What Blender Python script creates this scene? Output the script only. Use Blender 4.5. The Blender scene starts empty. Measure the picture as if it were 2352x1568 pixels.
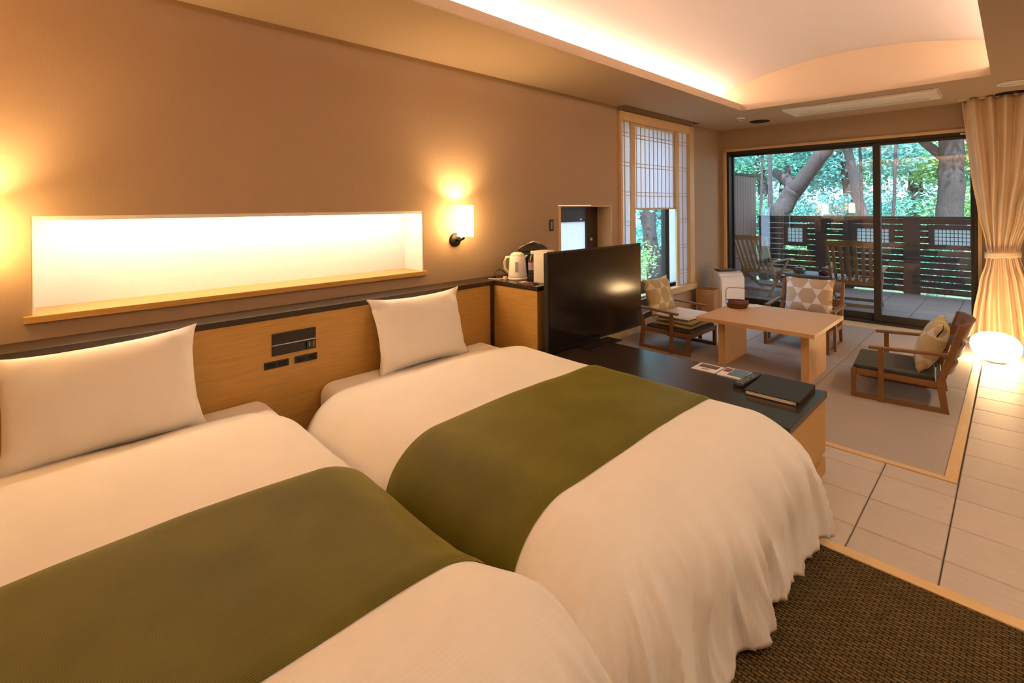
import bpy, bmesh, math, random
from mathutils import Vector, Matrix, noise

# ------------------------------------------------------------------ camera
S = bpy.context.scene
COL = S.collection
cam_d = bpy.data.cameras.new('camera')
cam = bpy.data.objects.new('camera', cam_d)
COL.objects.link(cam)
cam_d.sensor_width = 36.0
cam_d.lens = 36.0 * 1118.0 / 2352.0
cam_d.shift_y = -(784 - 475.3) / 2352.0
cam_d.clip_start = 0.02
YAW = math.atan2(1154.0, 1118.0)
cam.matrix_world = (Matrix.Translation((2.912, 0, 1.40)) @ Matrix.Rotation(YAW, 4, 'Z')
                    @ Matrix.Rotation(math.pi / 2, 4, 'X') @ Matrix.Rotation(-0.0089, 4, 'Z'))
S.camera = cam

# ------------------------------------------------------------------ world, exposure
S.view_settings.view_transform = 'Standard'
S.view_settings.look = 'None'
S.view_settings.gamma = 1.0
S.view_settings.use_curve_mapping = False
S.view_settings.exposure = 0.85
W = bpy.data.worlds.new('sky'); S.world = W
W.use_nodes = True
bg = W.node_tree.nodes['Background']
bg.inputs[0].default_value = (0.50, 0.70, 1.0, 1)
bg.inputs[1].default_value = 3.3
sun_d = bpy.data.lights.new('sun', 'SUN'); sun_d.energy = 13.0; sun_d.angle = 0.02
sun_d.color = (0.66, 0.92, 1.0)
sun = bpy.data.objects.new('sun', sun_d); COL.objects.link(sun)
sun.rotation_euler = (math.radians(30), math.radians(12), 0)

# light strengths, one place to tune
WARM = (1.0, 0.56, 0.235)
COVE = (1.0, 0.71, 0.54)
L_COVE = 38.0
L_NICHE = 20.0
L_SCONCE = 22.0
L_BULB = 1150.0
L_GLOBE = 21.0
L_WASH = 80.0
L_FILL = 420.0

# ------------------------------------------------------------------ materials
MATS = {}
def nodes(name):
    m = bpy.data.materials.new(name); m.use_nodes = True
    nt = m.node_tree
    return m, nt, nt.nodes['Principled BSDF']

def link(nt, a, b): nt.links.new(a, b)

def coords(nt, scale=(1, 1, 1), kind='Object', rot=(0, 0, 0)):
    tc = nt.nodes.new('ShaderNodeTexCoord'); mp = nt.nodes.new('ShaderNodeMapping')
    mp.inputs['Scale'].default_value = scale
    mp.inputs['Rotation'].default_value = rot
    link(nt, tc.outputs[kind], mp.inputs[0])
    return mp.outputs[0]

def ramp(nt, fac, stops):
    r = nt.nodes.new('ShaderNodeValToRGB')
    el = r.color_ramp.elements
    while len(el) < len(stops): el.new(0.5)
    for e, (p, c) in zip(el, stops):
        e.position = p; e.color = (c[0], c[1], c[2], 1)
    link(nt, fac, r.inputs[0])
    return r.outputs[0]

def bump(nt, b, h, strength=0.3, dist=0.002):
    n = nt.nodes.new('ShaderNodeBump')
    n.inputs['Strength'].default_value = strength
    n.inputs['Distance'].default_value = dist
    link(nt, h, n.inputs['Height'])
    link(nt, n.outputs[0], b.inputs['Normal'])

def plain(name, col, rough=0.5, metal=0.0, spec=0.5, noise_amt=0.06, nscale=8.0):
    if name in MATS: return MATS[name]
    m, nt, b = nodes(name)
    b.inputs['Roughness'].default_value = rough
    b.inputs['Metallic'].default_value = metal
    b.inputs['Specular IOR Level'].default_value = spec
    v = coords(nt, (nscale,) * 3)
    n = nt.nodes.new('ShaderNodeTexNoise'); n.inputs['Detail'].default_value = 3
    link(nt, v, n.inputs['Vector'])
    lo = tuple(c * (1 - noise_amt) for c in col); hi = tuple(min(1, c * (1 + noise_amt)) for c in col)
    link(nt, ramp(nt, n.outputs[0], [(0.3, lo), (0.7, hi)]), b.inputs['Base Color'])
    MATS[name] = m
    return m

def wood(name, lo, hi, axis='X', rough=0.42, grain=26.0, coat=0.0):
    if name in MATS: return MATS[name]
    m, nt, b = nodes(name)
    s = {'X': (1.1, grain, grain), 'Y': (grain, 1.1, grain), 'Z': (grain, grain, 1.1)}[axis]
    v = coords(nt, s)
    n = nt.nodes.new('ShaderNodeTexNoise')
    n.inputs['Detail'].default_value = 5; n.inputs['Roughness'].default_value = 0.62
    n.inputs['Distortion'].default_value = 0.35
    link(nt, v, n.inputs['Vector'])
    link(nt, ramp(nt, n.outputs[0], [(0.28, lo), (0.72, hi)]), b.inputs['Base Color'])
    b.inputs['Roughness'].default_value = rough
    b.inputs['Coat Weight'].default_value = coat
    bump(nt, b, n.outputs[0], 0.12, 0.001)
    MATS[name] = m
    return m

def emit(name, col, strength):
    if name in MATS: return MATS[name]
    m = bpy.data.materials.new(name); m.use_nodes = True
    nt = m.node_tree; nt.nodes.clear()
    o = nt.nodes.new('ShaderNodeOutputMaterial'); e = nt.nodes.new('ShaderNodeEmission')
    e.inputs[0].default_value = (*col, 1); e.inputs[1].default_value = strength
    link(nt, e.outputs[0], o.inputs[0])
    MATS[name] = m
    return m

def fabric(name, col, rib=0.0, axis='Y', rough=0.85, strength=0.25, sheen=0.2, vary=0.05):
    if name in MATS: return MATS[name]
    m, nt, b = nodes(name)
    b.inputs['Roughness'].default_value = rough
    b.inputs['Specular IOR Level'].default_value = 0.2
    b.inputs['Sheen Weight'].default_value = sheen
    v = coords(nt)
    n = nt.nodes.new('ShaderNodeTexNoise'); n.inputs['Scale'].default_value = 5.0
    n.inputs['Detail'].default_value = 4
    link(nt, v, n.inputs['Vector'])
    lo = tuple(c * (1 - vary) for c in col); hi = tuple(min(1, c * (1 + vary)) for c in col)
    link(nt, ramp(nt, n.outputs[0], [(0.3, lo), (0.7, hi)]), b.inputs['Base Color'])
    if rib:
        w = nt.nodes.new('ShaderNodeTexWave'); w.bands_direction = axis
        w.inputs['Scale'].default_value = rib; w.inputs['Distortion'].default_value = 0.6
        w.inputs['Detail'].default_value = 1
        link(nt, v, w.inputs['Vector'])
        bump(nt, b, w.outputs['Fac'], strength, 0.002)
    MATS[name] = m
    return m

def wallpaper(name, col, axis='Y'):
    m, nt, b = nodes(name)
    s = {'Y': (40, 260, 2.0), 'X': (260, 40, 2.0), 'F': (60, 60, 60)}[axis]
    v = coords(nt, s)
    n = nt.nodes.new('ShaderNodeTexNoise'); n.inputs['Detail'].default_value = 3
    link(nt, v, n.inputs['Vector'])
    lo = tuple(c * 0.93 for c in col); hi = tuple(c * 1.06 for c in col)
    link(nt, ramp(nt, n.outputs[0], [(0.3, lo), (0.7, hi)]), b.inputs['Base Color'])
    b.inputs['Roughness'].default_value = 0.75
    b.inputs['Specular IOR Level'].default_value = 0.25
    bump(nt, b, n.outputs[0], 0.1, 0.001)
    MATS[name] = m
    return m

def glass_mat(name, tint=(1, 1, 1), refl=1.0, rough=0.0):
    if name in MATS: return MATS[name]
    m = bpy.data.materials.new(name); m.use_nodes = True
    nt = m.node_tree; nt.nodes.clear()
    o = nt.nodes.new('ShaderNodeOutputMaterial')
    t = nt.nodes.new('ShaderNodeBsdfTransparent'); t.inputs[0].default_value = (*tint, 1)
    g = nt.nodes.new('ShaderNodeBsdfGlossy'); g.inputs['Roughness'].default_value = rough
    f = nt.nodes.new('ShaderNodeFresnel')
    # the pane is a thin slab: use the outside index on its rear face too
    ge = nt.nodes.new('ShaderNodeNewGeometry'); mi = nt.nodes.new('ShaderNodeMix')
    mi.inputs[2].default_value = 1.52; mi.inputs[3].default_value = 1 / 1.52
    link(nt, ge.outputs['Backfacing'], mi.inputs[0]); link(nt, mi.outputs[0], f.inputs[0])
    ml = nt.nodes.new('ShaderNodeMath'); ml.operation = 'MULTIPLY'; ml.inputs[1].default_value = refl
    x = nt.nodes.new('ShaderNodeMixShader')
    link(nt, f.outputs[0], ml.inputs[0]); link(nt, ml.outputs[0], x.inputs[0])
    link(nt, t.outputs[0], x.inputs[1]); link(nt, g.outputs[0], x.inputs[2])
    link(nt, x.outputs[0], o.inputs[0])
    MATS[name] = m
    return m

def translucent(name, col, trans=0.5, rough=0.8):
    if name in MATS: return MATS[name]
    m = bpy.data.materials.new(name); m.use_nodes = True
    nt = m.node_tree; nt.nodes.clear()
    o = nt.nodes.new('ShaderNodeOutputMaterial')
    d = nt.nodes.new('ShaderNodeBsdfDiffuse'); t = nt.nodes.new('ShaderNodeBsdfTranslucent')
    v = coords(nt, (30,) * 3)
    n = nt.nodes.new('ShaderNodeTexNoise'); link(nt, v, n.inputs['Vector'])
    c = ramp(nt, n.outputs[0], [(0.3, tuple(k * 0.85 for k in col)), (0.7, tuple(min(1, k * 1.1) for k in col))])
    link(nt, c, d.inputs[0]); link(nt, c, t.inputs[0])
    x = nt.nodes.new('ShaderNodeMixShader'); x.inputs[0].default_value = trans
    link(nt, d.outputs[0], x.inputs[1]); link(nt, t.outputs[0], x.inputs[2]); link(nt, x.outputs[0], o.inputs[0])
    MATS[name] = m
    return m

def leaf_mat(name, lo, hi):
    m = bpy.data.materials.new(name); m.use_nodes = True
    nt = m.node_tree; nt.nodes.clear()
    o = nt.nodes.new('ShaderNodeOutputMaterial')
    d = nt.nodes.new('ShaderNodeBsdfDiffuse'); t = nt.nodes.new('ShaderNodeBsdfTranslucent')
    g = nt.nodes.new('ShaderNodeNewGeometry')
    c = ramp(nt, g.outputs['Random Per Island'], [(0.0, lo), (1.0, hi)])
    link(nt, c, d.inputs[0]); link(nt, c, t.inputs[0])
    x = nt.nodes.new('ShaderNodeMixShader'); x.inputs[0].default_value = 0.5
    link(nt, d.outputs[0], x.inputs[1]); link(nt, t.outputs[0], x.inputs[2]); link(nt, x.outputs[0], o.inputs[0])
    MATS[name] = m
    return m

def kagome_mat(name, c_hex, c_tri, scale):
    """trihexagonal print: coloured hexagons, pale triangles, on the cushion's own UV"""
    m, nt, b = nodes(name)
    tc = nt.nodes.new('ShaderNodeTexCoord')
    tot = None
    for k in range(3):
        a = math.radians(90 + 120 * k)
        d = nt.nodes.new('ShaderNodeVectorMath'); d.operation = 'DOT_PRODUCT'
        d.inputs[1].default_value = (math.cos(a) * scale, math.sin(a) * scale, 0)
        link(nt, tc.outputs['UV'], d.inputs[0])
        r = nt.nodes.new('ShaderNodeMath'); r.operation = 'ROUND'
        link(nt, d.outputs['Value'], r.inputs[0])
        if tot is None: tot = r.outputs[0]
        else:
            ad = nt.nodes.new('ShaderNodeMath'); ad.operation = 'ADD'
            link(nt, tot, ad.inputs[0]); link(nt, r.outputs[0], ad.inputs[1]); tot = ad.outputs[0]
    ab = nt.nodes.new('ShaderNodeMath'); ab.operation = 'ABSOLUTE'; link(nt, tot, ab.inputs[0])
    link(nt, ramp(nt, ab.outputs[0], [(0.49, c_hex), (0.51, c_tri)]), b.inputs['Base Color'])
    b.inputs['Roughness'].default_value = 0.85; b.inputs['Specular IOR Level'].default_value = 0.2
    MATS[name] = m
    return m

def carpet_mat():
    m, nt, b = nodes('carpet_weave')
    v = coords(nt)
    br = nt.nodes.new('ShaderNodeTexBrick')
    br.inputs['Scale'].default_value = 1.0
    br.inputs['Brick Width'].default_value = 0.030; br.inputs['Row Height'].default_value = 0.0125
    br.inputs['Mortar Size'].default_value = 0.0035; br.inputs['Mortar Smooth'].default_value = 1.0
    br.inputs['Color1'].default_value = (0.175, 0.116, 0.045, 1)
    br.inputs['Color2'].default_value = (0.115, 0.076, 0.030, 1)
    br.inputs['Mortar'].default_value = (0.042, 0.026, 0.010, 1)
    nz = nt.nodes.new('ShaderNodeTexNoise'); nz.inputs['Scale'].default_value = 60; nz.inputs['Detail'].default_value = 2
    link(nt, v, nz.inputs['Vector'])
    mx = nt.nodes.new('ShaderNodeVectorMath'); mx.operation = 'MULTIPLY_ADD'
    mx.inputs[1].default_value = (0.008, 0.006, 0)
    link(nt, nz.outputs['Color'], mx.inputs[0]); link(nt, v, mx.inputs[2])
    link(nt, mx.outputs[0], br.inputs['Vector'])
    n2 = nt.nodes.new('ShaderNodeTexNoise'); n2.inputs['Scale'].default_value = 300
    link(nt, v, n2.inputs['Vector'])
    mm = nt.nodes.new('ShaderNodeMix'); mm.data_type = 'RGBA'; mm.blend_type = 'OVERLAY'
    mm.inputs[0].default_value = 0.45
    link(nt, br.outputs['Color'], mm.inputs[6]); link(nt, n2.outputs[0], mm.inputs[7])
    link(nt, mm.outputs[2], b.inputs['Base Color'])
    iv = nt.nodes.new('ShaderNodeMath'); iv.operation = 'SUBTRACT'; iv.inputs[0].default_value = 1
    link(nt, br.outputs['Fac'], iv.inputs[1])
    b.inputs['Roughness'].default_value = 0.95; b.inputs['Specular IOR Level'].default_value = 0.1
    bump(nt, b, iv.outputs[0], 0.9, 0.006)
    MATS['carpet_weave'] = m
    return m

def random_tint(name, col, rough, amt=0.07, nscale=(3, 14, 3), spec=0.4):
    m, nt, b = nodes(name)
    oi = nt.nodes.new('ShaderNodeObjectInfo')
    v = coords(nt, nscale, 'Object')
    ad = nt.nodes.new('ShaderNodeVectorMath'); ad.operation = 'ADD'
    sc = nt.nodes.new('ShaderNodeVectorMath'); sc.operation = 'SCALE'; sc.inputs['Scale'].default_value = 40
    link(nt, oi.outputs['Location'], sc.inputs[0]); link(nt, v, ad.inputs[0]); link(nt, sc.outputs[0], ad.inputs[1])
    n = nt.nodes.new('ShaderNodeTexNoise'); n.inputs['Detail'].default_value = 5
    link(nt, ad.outputs[0], n.inputs['Vector'])
    mix = nt.nodes.new('ShaderNodeMath'); mix.operation = 'MULTIPLY_ADD'
    mix.inputs[1].default_value = 0.4
    link(nt, oi.outputs['Random'], mix.inputs[0]); link(nt, n.outputs[0], mix.inputs[2])
    lo = tuple(c * (1 - amt) for c in col); hi = tuple(c * (1 + amt) for c in col)
    link(nt, ramp(nt, mix.outputs[0], [(0.35, lo), (1.0, hi)]), b.inputs['Base Color'])
    b.inputs['Roughness'].default_value = rough; b.inputs['Specular IOR Level'].default_value = spec
    bump(nt, b, n.outputs[0], 0.08, 0.001)
    MATS[name] = m
    return m

def tatami_mat_():
    m, nt, b = nodes('tatami_weave')
    oi = nt.nodes.new('ShaderNodeObjectInfo')
    v = coords(nt)
    w = nt.nodes.new('ShaderNodeTexWave'); w.bands_direction = 'X'
    w.inputs['Scale'].default_value = 60; w.inputs['Distortion'].default_value = 1.5; w.inputs['Detail'].default_value = 2
    link(nt, v, w.inputs['Vector'])
    link(nt, ramp(nt, oi.outputs['Random'], [(0, (0.36, 0.305, 0.265)), (1, (0.46, 0.39, 0.335))]), b.inputs['Base Color'])
    b.inputs['Roughness'].default_value = 0.7; b.inputs['Specular IOR Level'].default_value = 0.3
    bump(nt, b, w.outputs['Fac'], 0.25, 0.001)
    MATS['tatami_weave'] = m
    return m

def bark(name, lo, hi):
    m, nt, b = nodes(name)
    v = coords(nt, (9, 9, 2.5))
    n = nt.nodes.new('ShaderNodeTexNoise'); n.inputs['Detail'].default_value = 6; n.inputs['Roughness'].default_value = 0.7
    link(nt, v, n.inputs['Vector'])
    link(nt, ramp(nt, n.outputs[0], [(0.3, lo), (0.7, hi)]), b.inputs['Base Color'])
    b.inputs['Roughness'].default_value = 0.9
    bump(nt, b, n.outputs[0], 0.8, 0.03)
    MATS[name] = m
    return m

M_WALL = wallpaper('textile_wallpaper', (0.43, 0.305, 0.195))
M_WALLX = wallpaper('textile_wallpaper_across', (0.43, 0.305, 0.195), 'X')
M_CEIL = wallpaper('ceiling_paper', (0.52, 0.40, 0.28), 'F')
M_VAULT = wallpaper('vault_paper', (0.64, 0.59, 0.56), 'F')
M_LINING = plain('white_lining', (0.80, 0.76, 0.72), 0.7, noise_amt=0.02)
M_OAK = wood('oak_veneer', (0.46, 0.25, 0.060), (0.58, 0.345, 0.095), 'Y', 0.42, 22)
M_OAKX = wood('oak_veneer_long', (0.46, 0.25, 0.060), (0.58, 0.345, 0.095), 'X', 0.42, 22)
M_CYP = wood('pale_cypress', (0.62, 0.40, 0.18), (0.74, 0.51, 0.25), 'Z', 0.45, 30)
M_CYPY = wood('pale_cypress_along', (0.62, 0.40, 0.18), (0.74, 0.51, 0.25), 'Y', 0.45, 30)
M_CYPX = wood('pale_cypress_across', (0.62, 0.40, 0.18), (0.74, 0.51, 0.25), 'X', 0.45, 30)
M_TABLE = wood('table_wood', (0.64, 0.37, 0.165), (0.76, 0.47, 0.22), 'X', 0.42, 20)
M_TABLEZ = wood('table_leg_wood', (0.64, 0.37, 0.165), (0.76, 0.47, 0.22), 'Z', 0.42, 20)
M_DARK = wood('dark_stained_top', (0.026, 0.017, 0.011), (0.045, 0.030, 0.020), 'X', 0.24, 30)
M_DARKY = wood('dark_stained_ledge', (0.030, 0.019, 0.011), (0.052, 0.034, 0.021), 'Y', 0.35, 30)
M_CHAIR = wood('chair_walnut', (0.165, 0.072, 0.022), (0.27, 0.125, 0.043), 'X', 0.38, 30)
M_TEAK = wood('terrace_teak', (0.20, 0.095, 0.03), (0.30, 0.155, 0.055), 'Z', 0.6, 24)
M_FENCE = wood('dark_fence_board', (0.040, 0.026, 0.022), (0.075, 0.050, 0.042), 'X', 0.6, 22)
M_PLANK = wood('privacy_plank', (0.16, 0.085, 0.065), (0.23, 0.13, 0.10), 'Z', 0.6, 22)
M_SHEET = fabric('white_sheet', (0.80, 0.76, 0.70), 0, sheen=0.1, vary=0.02)
M_DUVET = fabric('white_ribbed_duvet', (0.79, 0.75, 0.68), 34.0, 'X', strength=0.16, sheen=0.15, vary=0.02)
M_PILLOW = fabric('pillow_cotton', (0.80, 0.76, 0.70), 0, sheen=0.1, vary=0.02)
M_RUN = fabric('olive_runner', (0.104, 0.092, 0.005), 60.0, 'X', rough=0.55, strength=0.3, sheen=0.3, vary=0.14)
_b = M_RUN.node_tree.nodes['Principled BSDF']
_b.inputs['Sheen Tint'].default_value = (0.9, 0.85, 0.20, 1); _b.inputs['Sheen Roughness'].default_value = 0.4
_b.inputs['Specular IOR Level'].default_value = 0.25
M_CURT = fabric('beige_curtain', (0.80, 0.62, 0.41), 120.0, 'Z', strength=0.15, sheen=0.2, vary=0.05)
M_SEAT = fabric('charcoal_seat', (0.050, 0.046, 0.036), 160.0, 'X', strength=0.2, vary=0.1)
M_CUSH = kagome_mat('hexagon_print', (0.56, 0.42, 0.28), (0.78, 0.74, 0.70), 3.3)
M_CUSHO = kagome_mat('ochre_hexagon_print', (0.52, 0.40, 0.20), (0.70, 0.62, 0.46), 3.3)
M_BLANKET = fabric('cream_flat_cushion', (0.70, 0.64, 0.55), 0, vary=0.05)
M_KNIT = fabric('ochre_flat_cushion', (0.52, 0.42, 0.22), 90, 'X', vary=0.08)
M_BLACK = plain('black_plastic', (0.012, 0.011, 0.010), 0.3)
M_BLACKM = plain('black_metal', (0.018, 0.014, 0.010), 0.45, 0.6)
M_SCREEN = plain('tv_glass', (0.006, 0.005, 0.004), 0.14, spec=0.6, noise_amt=0.0)
M_ALU = plain('dark_aluminium', (0.035, 0.027, 0.019), 0.42, 0.3)
M_STEEL = plain('brushed_steel', (0.55, 0.52, 0.48), 0.3, 0.9)
M_WHITE = plain('white_plastic', (0.88, 0.86, 0.82), 0.35, noise_amt=0.02)
M_CREAM = plain('cream_plastic', (0.72, 0.66, 0.56), 0.4, noise_amt=0.02)
M_GREY = plain('grey_plastic', (0.30, 0.30, 0.30), 0.4)
M_LACQ = wood('red_brown_lacquer', (0.10, 0.026, 0.016), (0.17, 0.048, 0.028), 'X', 0.2, 20)
M_BINW = wood('bin_wood', (0.36, 0.17, 0.05), (0.48, 0.25, 0.085), 'X', 0.45, 24)
M_LEATHER = plain('black_leather', (0.014, 0.013, 0.012), 0.5, nscale=60, noise_amt=0.3)
M_PAPER = plain('white_paper', (0.78, 0.76, 0.73), 0.6, noise_amt=0.03)
M_CARPET = carpet_mat()
M_TILE = random_tint('stone_tile', (0.54, 0.455, 0.375), 0.42, 0.08)
M_GROUT = plain('grout', (0.13, 0.105, 0.085), 0.9)
M_TATAMI = tatami_mat_()
M_DECK = random_tint('terrace_tile', (0.25, 0.18, 0.145), 0.55, 0.10)
M_SHOJI = translucent('shoji_paper', (0.86, 0.85, 0.88), 0.55)
M_FROST = translucent('frosted_glass', (0.88, 0.90, 0.95), 0.6)
M_GLASS = glass_mat('window_glass', (0.96, 0.98, 0.98), 1.9)
M_GLASS2 = glass_mat('side_window_glass', (0.97, 0.99, 0.99), 1.0)
M_BOTTLE = glass_mat('bottle_plastic', (0.95, 0.95, 0.98), 1.2, 0.03)
M_BARK1 = bark('grey_bark', (0.038, 0.022, 0.022), (0.095, 0.060, 0.060))
M_BARK2 = bark('brown_bark', (0.034, 0.021, 0.018), (0.078, 0.05, 0.043))
M_BARK3 = bark('pale_bark', (0.13, 0.11, 0.115), (0.25, 0.22, 0.23))
M_LEAFA = leaf_mat('leaf_mid_green', (0.09, 0.28, 0.17), (0.38, 0.66, 0.50))
M_LEAFB = leaf_mat('leaf_blue_green', (0.08, 0.27, 0.24), (0.34, 0.65, 0.62))
M_LEAFC = leaf_mat('leaf_yellow_green', (0.16, 0.32, 0.10), (0.50, 0.68, 0.32))
M_SOIL = plain('garden_soil', (0.10, 0.12, 0.06), 0.95, noise_amt=0.5, nscale=2)
M_COVE = emit('cove_lamp', COVE, L_COVE)
M_NICHE = emit('niche_lamp', (1.0, 0.78, 0.58), L_NICHE)
M_WASH = emit('wall_wash_lamp', (1.0, 0.70, 0.44), L_WASH)
M_SHADE = emit('sconce_shade', (1.0, 0.60, 0.22), L_SCONCE)
M_GLOBE = emit('paper_globe', (1.0, 0.63, 0.30), L_GLOBE)
M_FILL = emit('downlight_lamp', (1.0, 0.77, 0.55), L_FILL)  # glow of the added fill lights over the walkway
M_BULB = emit('sconce_bulb', (1.0, 0.62, 0.28), L_BULB)

# ------------------------------------------------------------------ mesh helpers
class MB:
    def __init__(s): s.v = []; s.f = []; s.sm = []
    def add(s, v, f, smooth=False):
        o = len(s.v); s.v += [tuple(p) for p in v]
        s.f += [tuple(i + o for i in q) for q in f]; s.sm += [smooth] * len(f)
        return s
    def box(s, x0, x1, y0, y1, z0, z1, M=None):
        v = [(x0, y0, z0), (x1, y0, z0), (x1, y1, z0), (x0, y1, z0), (x0, y0, z1), (x1, y0, z1), (x1, y1, z1), (x0, y1, z1)]
        if M: v = [tuple(M @ Vector(p)) for p in v]
        return s.add(v, [(0, 3, 2, 1), (4, 5, 6, 7), (0, 1, 5, 4), (1, 2, 6, 5), (2, 3, 7, 6), (3, 0, 4, 7)])
    def bar(s, a, b, w, h, up=(0, 0, 1)):
        """square bar from a to b: w sideways, h along up"""
        a = Vector(a); b = Vector(b); d = (b - a); L = d.length; d.normalize()
        u = Vector(up); side = d.cross(u)
        if side.length < 1e-5: side = d.cross(Vector((1, 0, 0)))
        side.normalize(); u = side.cross(d)
        v = []
        for p in (a, b):
            for (i, j) in ((-1, -1), (1, -1), (1, 1), (-1, 1)):
                v.append(tuple(p + side * i * w / 2 + u * j * h / 2))
        return s.add(v, [(3, 2, 1, 0), (4, 5, 6, 7), (0, 1, 5, 4), (1, 2, 6, 5), (2, 3, 7, 6), (3, 0, 4, 7)])
    def tube(s, pts, r, n=8, caps=True):
        pts = [Vector(p) for p in pts]; rs = r if isinstance(r, (list, tuple)) else [r] * len(pts)
        rings = []; ref = Vector((0.31, 0.17, 0.93)).normalized()
        v = []
        for i, p in enumerate(pts):
            d = (pts[min(i + 1, len(pts) - 1)] - pts[max(i - 1, 0)]).normalized()
            a = d.cross(ref)
            if a.length < 0.1: a = d.cross(Vector((1, 0, 0)))
            a.normalize(); b = d.cross(a)
            for k in range(n):
                t = 2 * math.pi * k / n
                v.append(tuple(p + (a * math.cos(t) + b * math.sin(t)) * rs[i]))
        f = []
        for i in range(len(pts) - 1):
            for k in range(n):
                k2 = (k + 1) % n
                f.append((i * n + k, i * n + k2, (i + 1) * n + k2, (i + 1) * n + k))
        s.add(v, f, True)
        if caps:
            o = len(s.v) - len(v)
            s.f.append(tuple(o + k for k in reversed(range(n)))); s.sm.append(False)
            s.f.append(tuple(o + (len(pts) - 1) * n + k for k in range(n))); s.sm.append(False)
        return s
    def lathe(s, prof, n=24, c=(0, 0, 0), sx=1.0, sy=1.0, smooth=True):
        v = []; f = []
        for (r, z) in prof:
            for k in range(n):
                t = 2 * math.pi * k / n
                v.append((c[0] + r * math.cos(t) * sx, c[1] + r * math.sin(t) * sy, c[2] + z))
        for i in range(len(prof) - 1):
            for k in range(n):
                k2 = (k + 1) % n
                f.append((i * n + k, i * n + k2, (i + 1) * n + k2, (i + 1) * n + k))
        if prof[0][0] > 0.03 and prof[-1][0] > 0.03 and abs(prof[0][0] - prof[-1][0]) < 0.001:
            if len(prof) > 2:                     # a ring: close the profile on itself
                b = (len(prof) - 1) * n
                for k in range(n): f.append((b + k, b + (k + 1) % n, (k + 1) % n, k))
        else:
            f.append(tuple(reversed(range(n)))); f.append(tuple((len(prof) - 1) * n + k for k in range(n)))
        return s.add(v, f, smooth)
    def grid(s, fn, nu, nv, smooth=True):
        v = [fn(i / nu, j / nv) for i in range(nu + 1) for j in range(nv + 1)]
        f = [(i * (nv + 1) + j, (i + 1) * (nv + 1) + j, (i + 1) * (nv + 1) + j + 1, i * (nv + 1) + j + 1)
             for i in range(nu) for j in range(nv)]
        return s.add(v, f, smooth)
    def prism(s, poly, y0, y1, M=None):
        """polygon in xz extruded along y"""
        n = len(poly)
        v = [(x, y0, z) for x, z in poly] + [(x, y1, z) for x, z in poly]
        if M: v = [tuple(M @ Vector(p)) for p in v]
        f = [tuple(range(n)), tuple(reversed(range(n, 2 * n)))]
        f += [(i, i + n, (i + 1) % n + n, (i + 1) % n) for i in range(n)]
        return s.add(v, f)
    def mesh(s, name, mat, bevel=0.0, seg=2, recalc=True):
        me = bpy.data.meshes.new(name)
        me.from_pydata(s.v, [], s.f)
        bm = bmesh.new(); bm.from_mesh(me)
        if recalc: bmesh.ops.recalc_face_normals(bm, faces=bm.faces)
        for f, q in zip(bm.faces, s.sm): f.smooth = q
        if bevel:
            es = [e for e in bm.edges if len(e.link_faces) == 2 and e.calc_face_angle(0) > 0.6]
            bmesh.ops.bevel(bm, geom=es, offset=bevel, segments=seg, affect='EDGES', profile=0.5, clamp_overlap=True)
        bm.to_mesh(me); bm.free()
        if mat: me.materials.append(mat)
        return me
    def build(s, name, mat, parent=None, bevel=0.0, seg=2, recalc=True):
        o = bpy.data.objects.new(name, s.mesh(name, mat, bevel, seg, recalc))
        COL.objects.link(o)
        if parent: o.parent = parent
        return o

def tag(o, label, cat, group=None, kind=None):
    o['label'] = label
    if cat: o['category'] = cat
    if group: o['group'] = group
    if kind: o['kind'] = kind
    return o

def thing(name, label, cat, loc=(0, 0, 0), rz=0.0, group=None):
    o = bpy.data.objects.new(name, None); COL.objects.link(o)
    o.empty_display_size = 0.1
    o.location = loc; o.rotation_euler = (0, 0, rz)
    return tag(o, label, cat, group)

def struct(o, label, cat): return tag(o, label, cat, None, 'structure')

def part(name, me, parent, loc=(0, 0, 0), rot=(0, 0, 0)):
    o = bpy.data.objects.new(name, me); COL.objects.link(o)
    o.parent = parent; o.location = loc; o.rotation_euler = rot
    return o

def copy_tree(o, parent=None):
    c = o.copy(); COL.objects.link(c); c.parent = parent
    for ch in list(o.children): copy_tree(ch, c)
    return c

def sstep(a, b, x):
    t = max(0.0, min(1.0, (x - a) / (b - a))); return t * t * (3 - 2 * t)

# ------------------------------------------------------------------ room shell
YF = 6.93          # inner face of the far wall
YN = -0.52         # wall beside the nearer bed
XR = 4.7
ZC = 2.45
# left wall with three openings: niche, small pass window, shoji window
def wall_x(rects, y0, y1, z0, z1, xa, xb):
    """slab between xa and xb with rectangular holes (y0,y1,z0,z1)"""
    ys = sorted({y0, y1, *[r[0] for r in rects], *[r[1] for r in rects]})
    zs = sorted({z0, z1, *[r[2] for r in rects], *[r[3] for r in rects]})
    m = MB()
    for a, b in zip(ys, ys[1:]):
        run = None
        for c, d in zip(zs, zs[1:]):
            hole = any(r[0] <= a and b <= r[1] and r[2] <= c and d <= r[3] for r in rects)
            if hole:
                if run: m.box(xa, xb, a, b, *run); run = None
            else:
                run = (run[0], d) if run else (c, d)
        if run: m.box(xa, xb, a, b, *run)
    return m
NICHE = (-0.03, 1.945, 0.925, 1.378)
PASS = (3.408, 4.257, 0.848, 1.412)
SIDE = (4.43, 6.05, 0.36, 2.38)
wl = wall_x([NICHE, PASS, SIDE], YN - 0.25, YF + 0.25, -0.1, 3.0, -0.26, 0.0).build('wall_left', M_WALL)
struct(wl, 'brown textile papered wall with lit niche and shoji window behind the beds', 'wall')
m = MB().box(-0.30, -0.235, -0.05, 1.97, 0.90, 1.42)
m.build('niche_back', M_LINING, wl)
m = MB()
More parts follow.
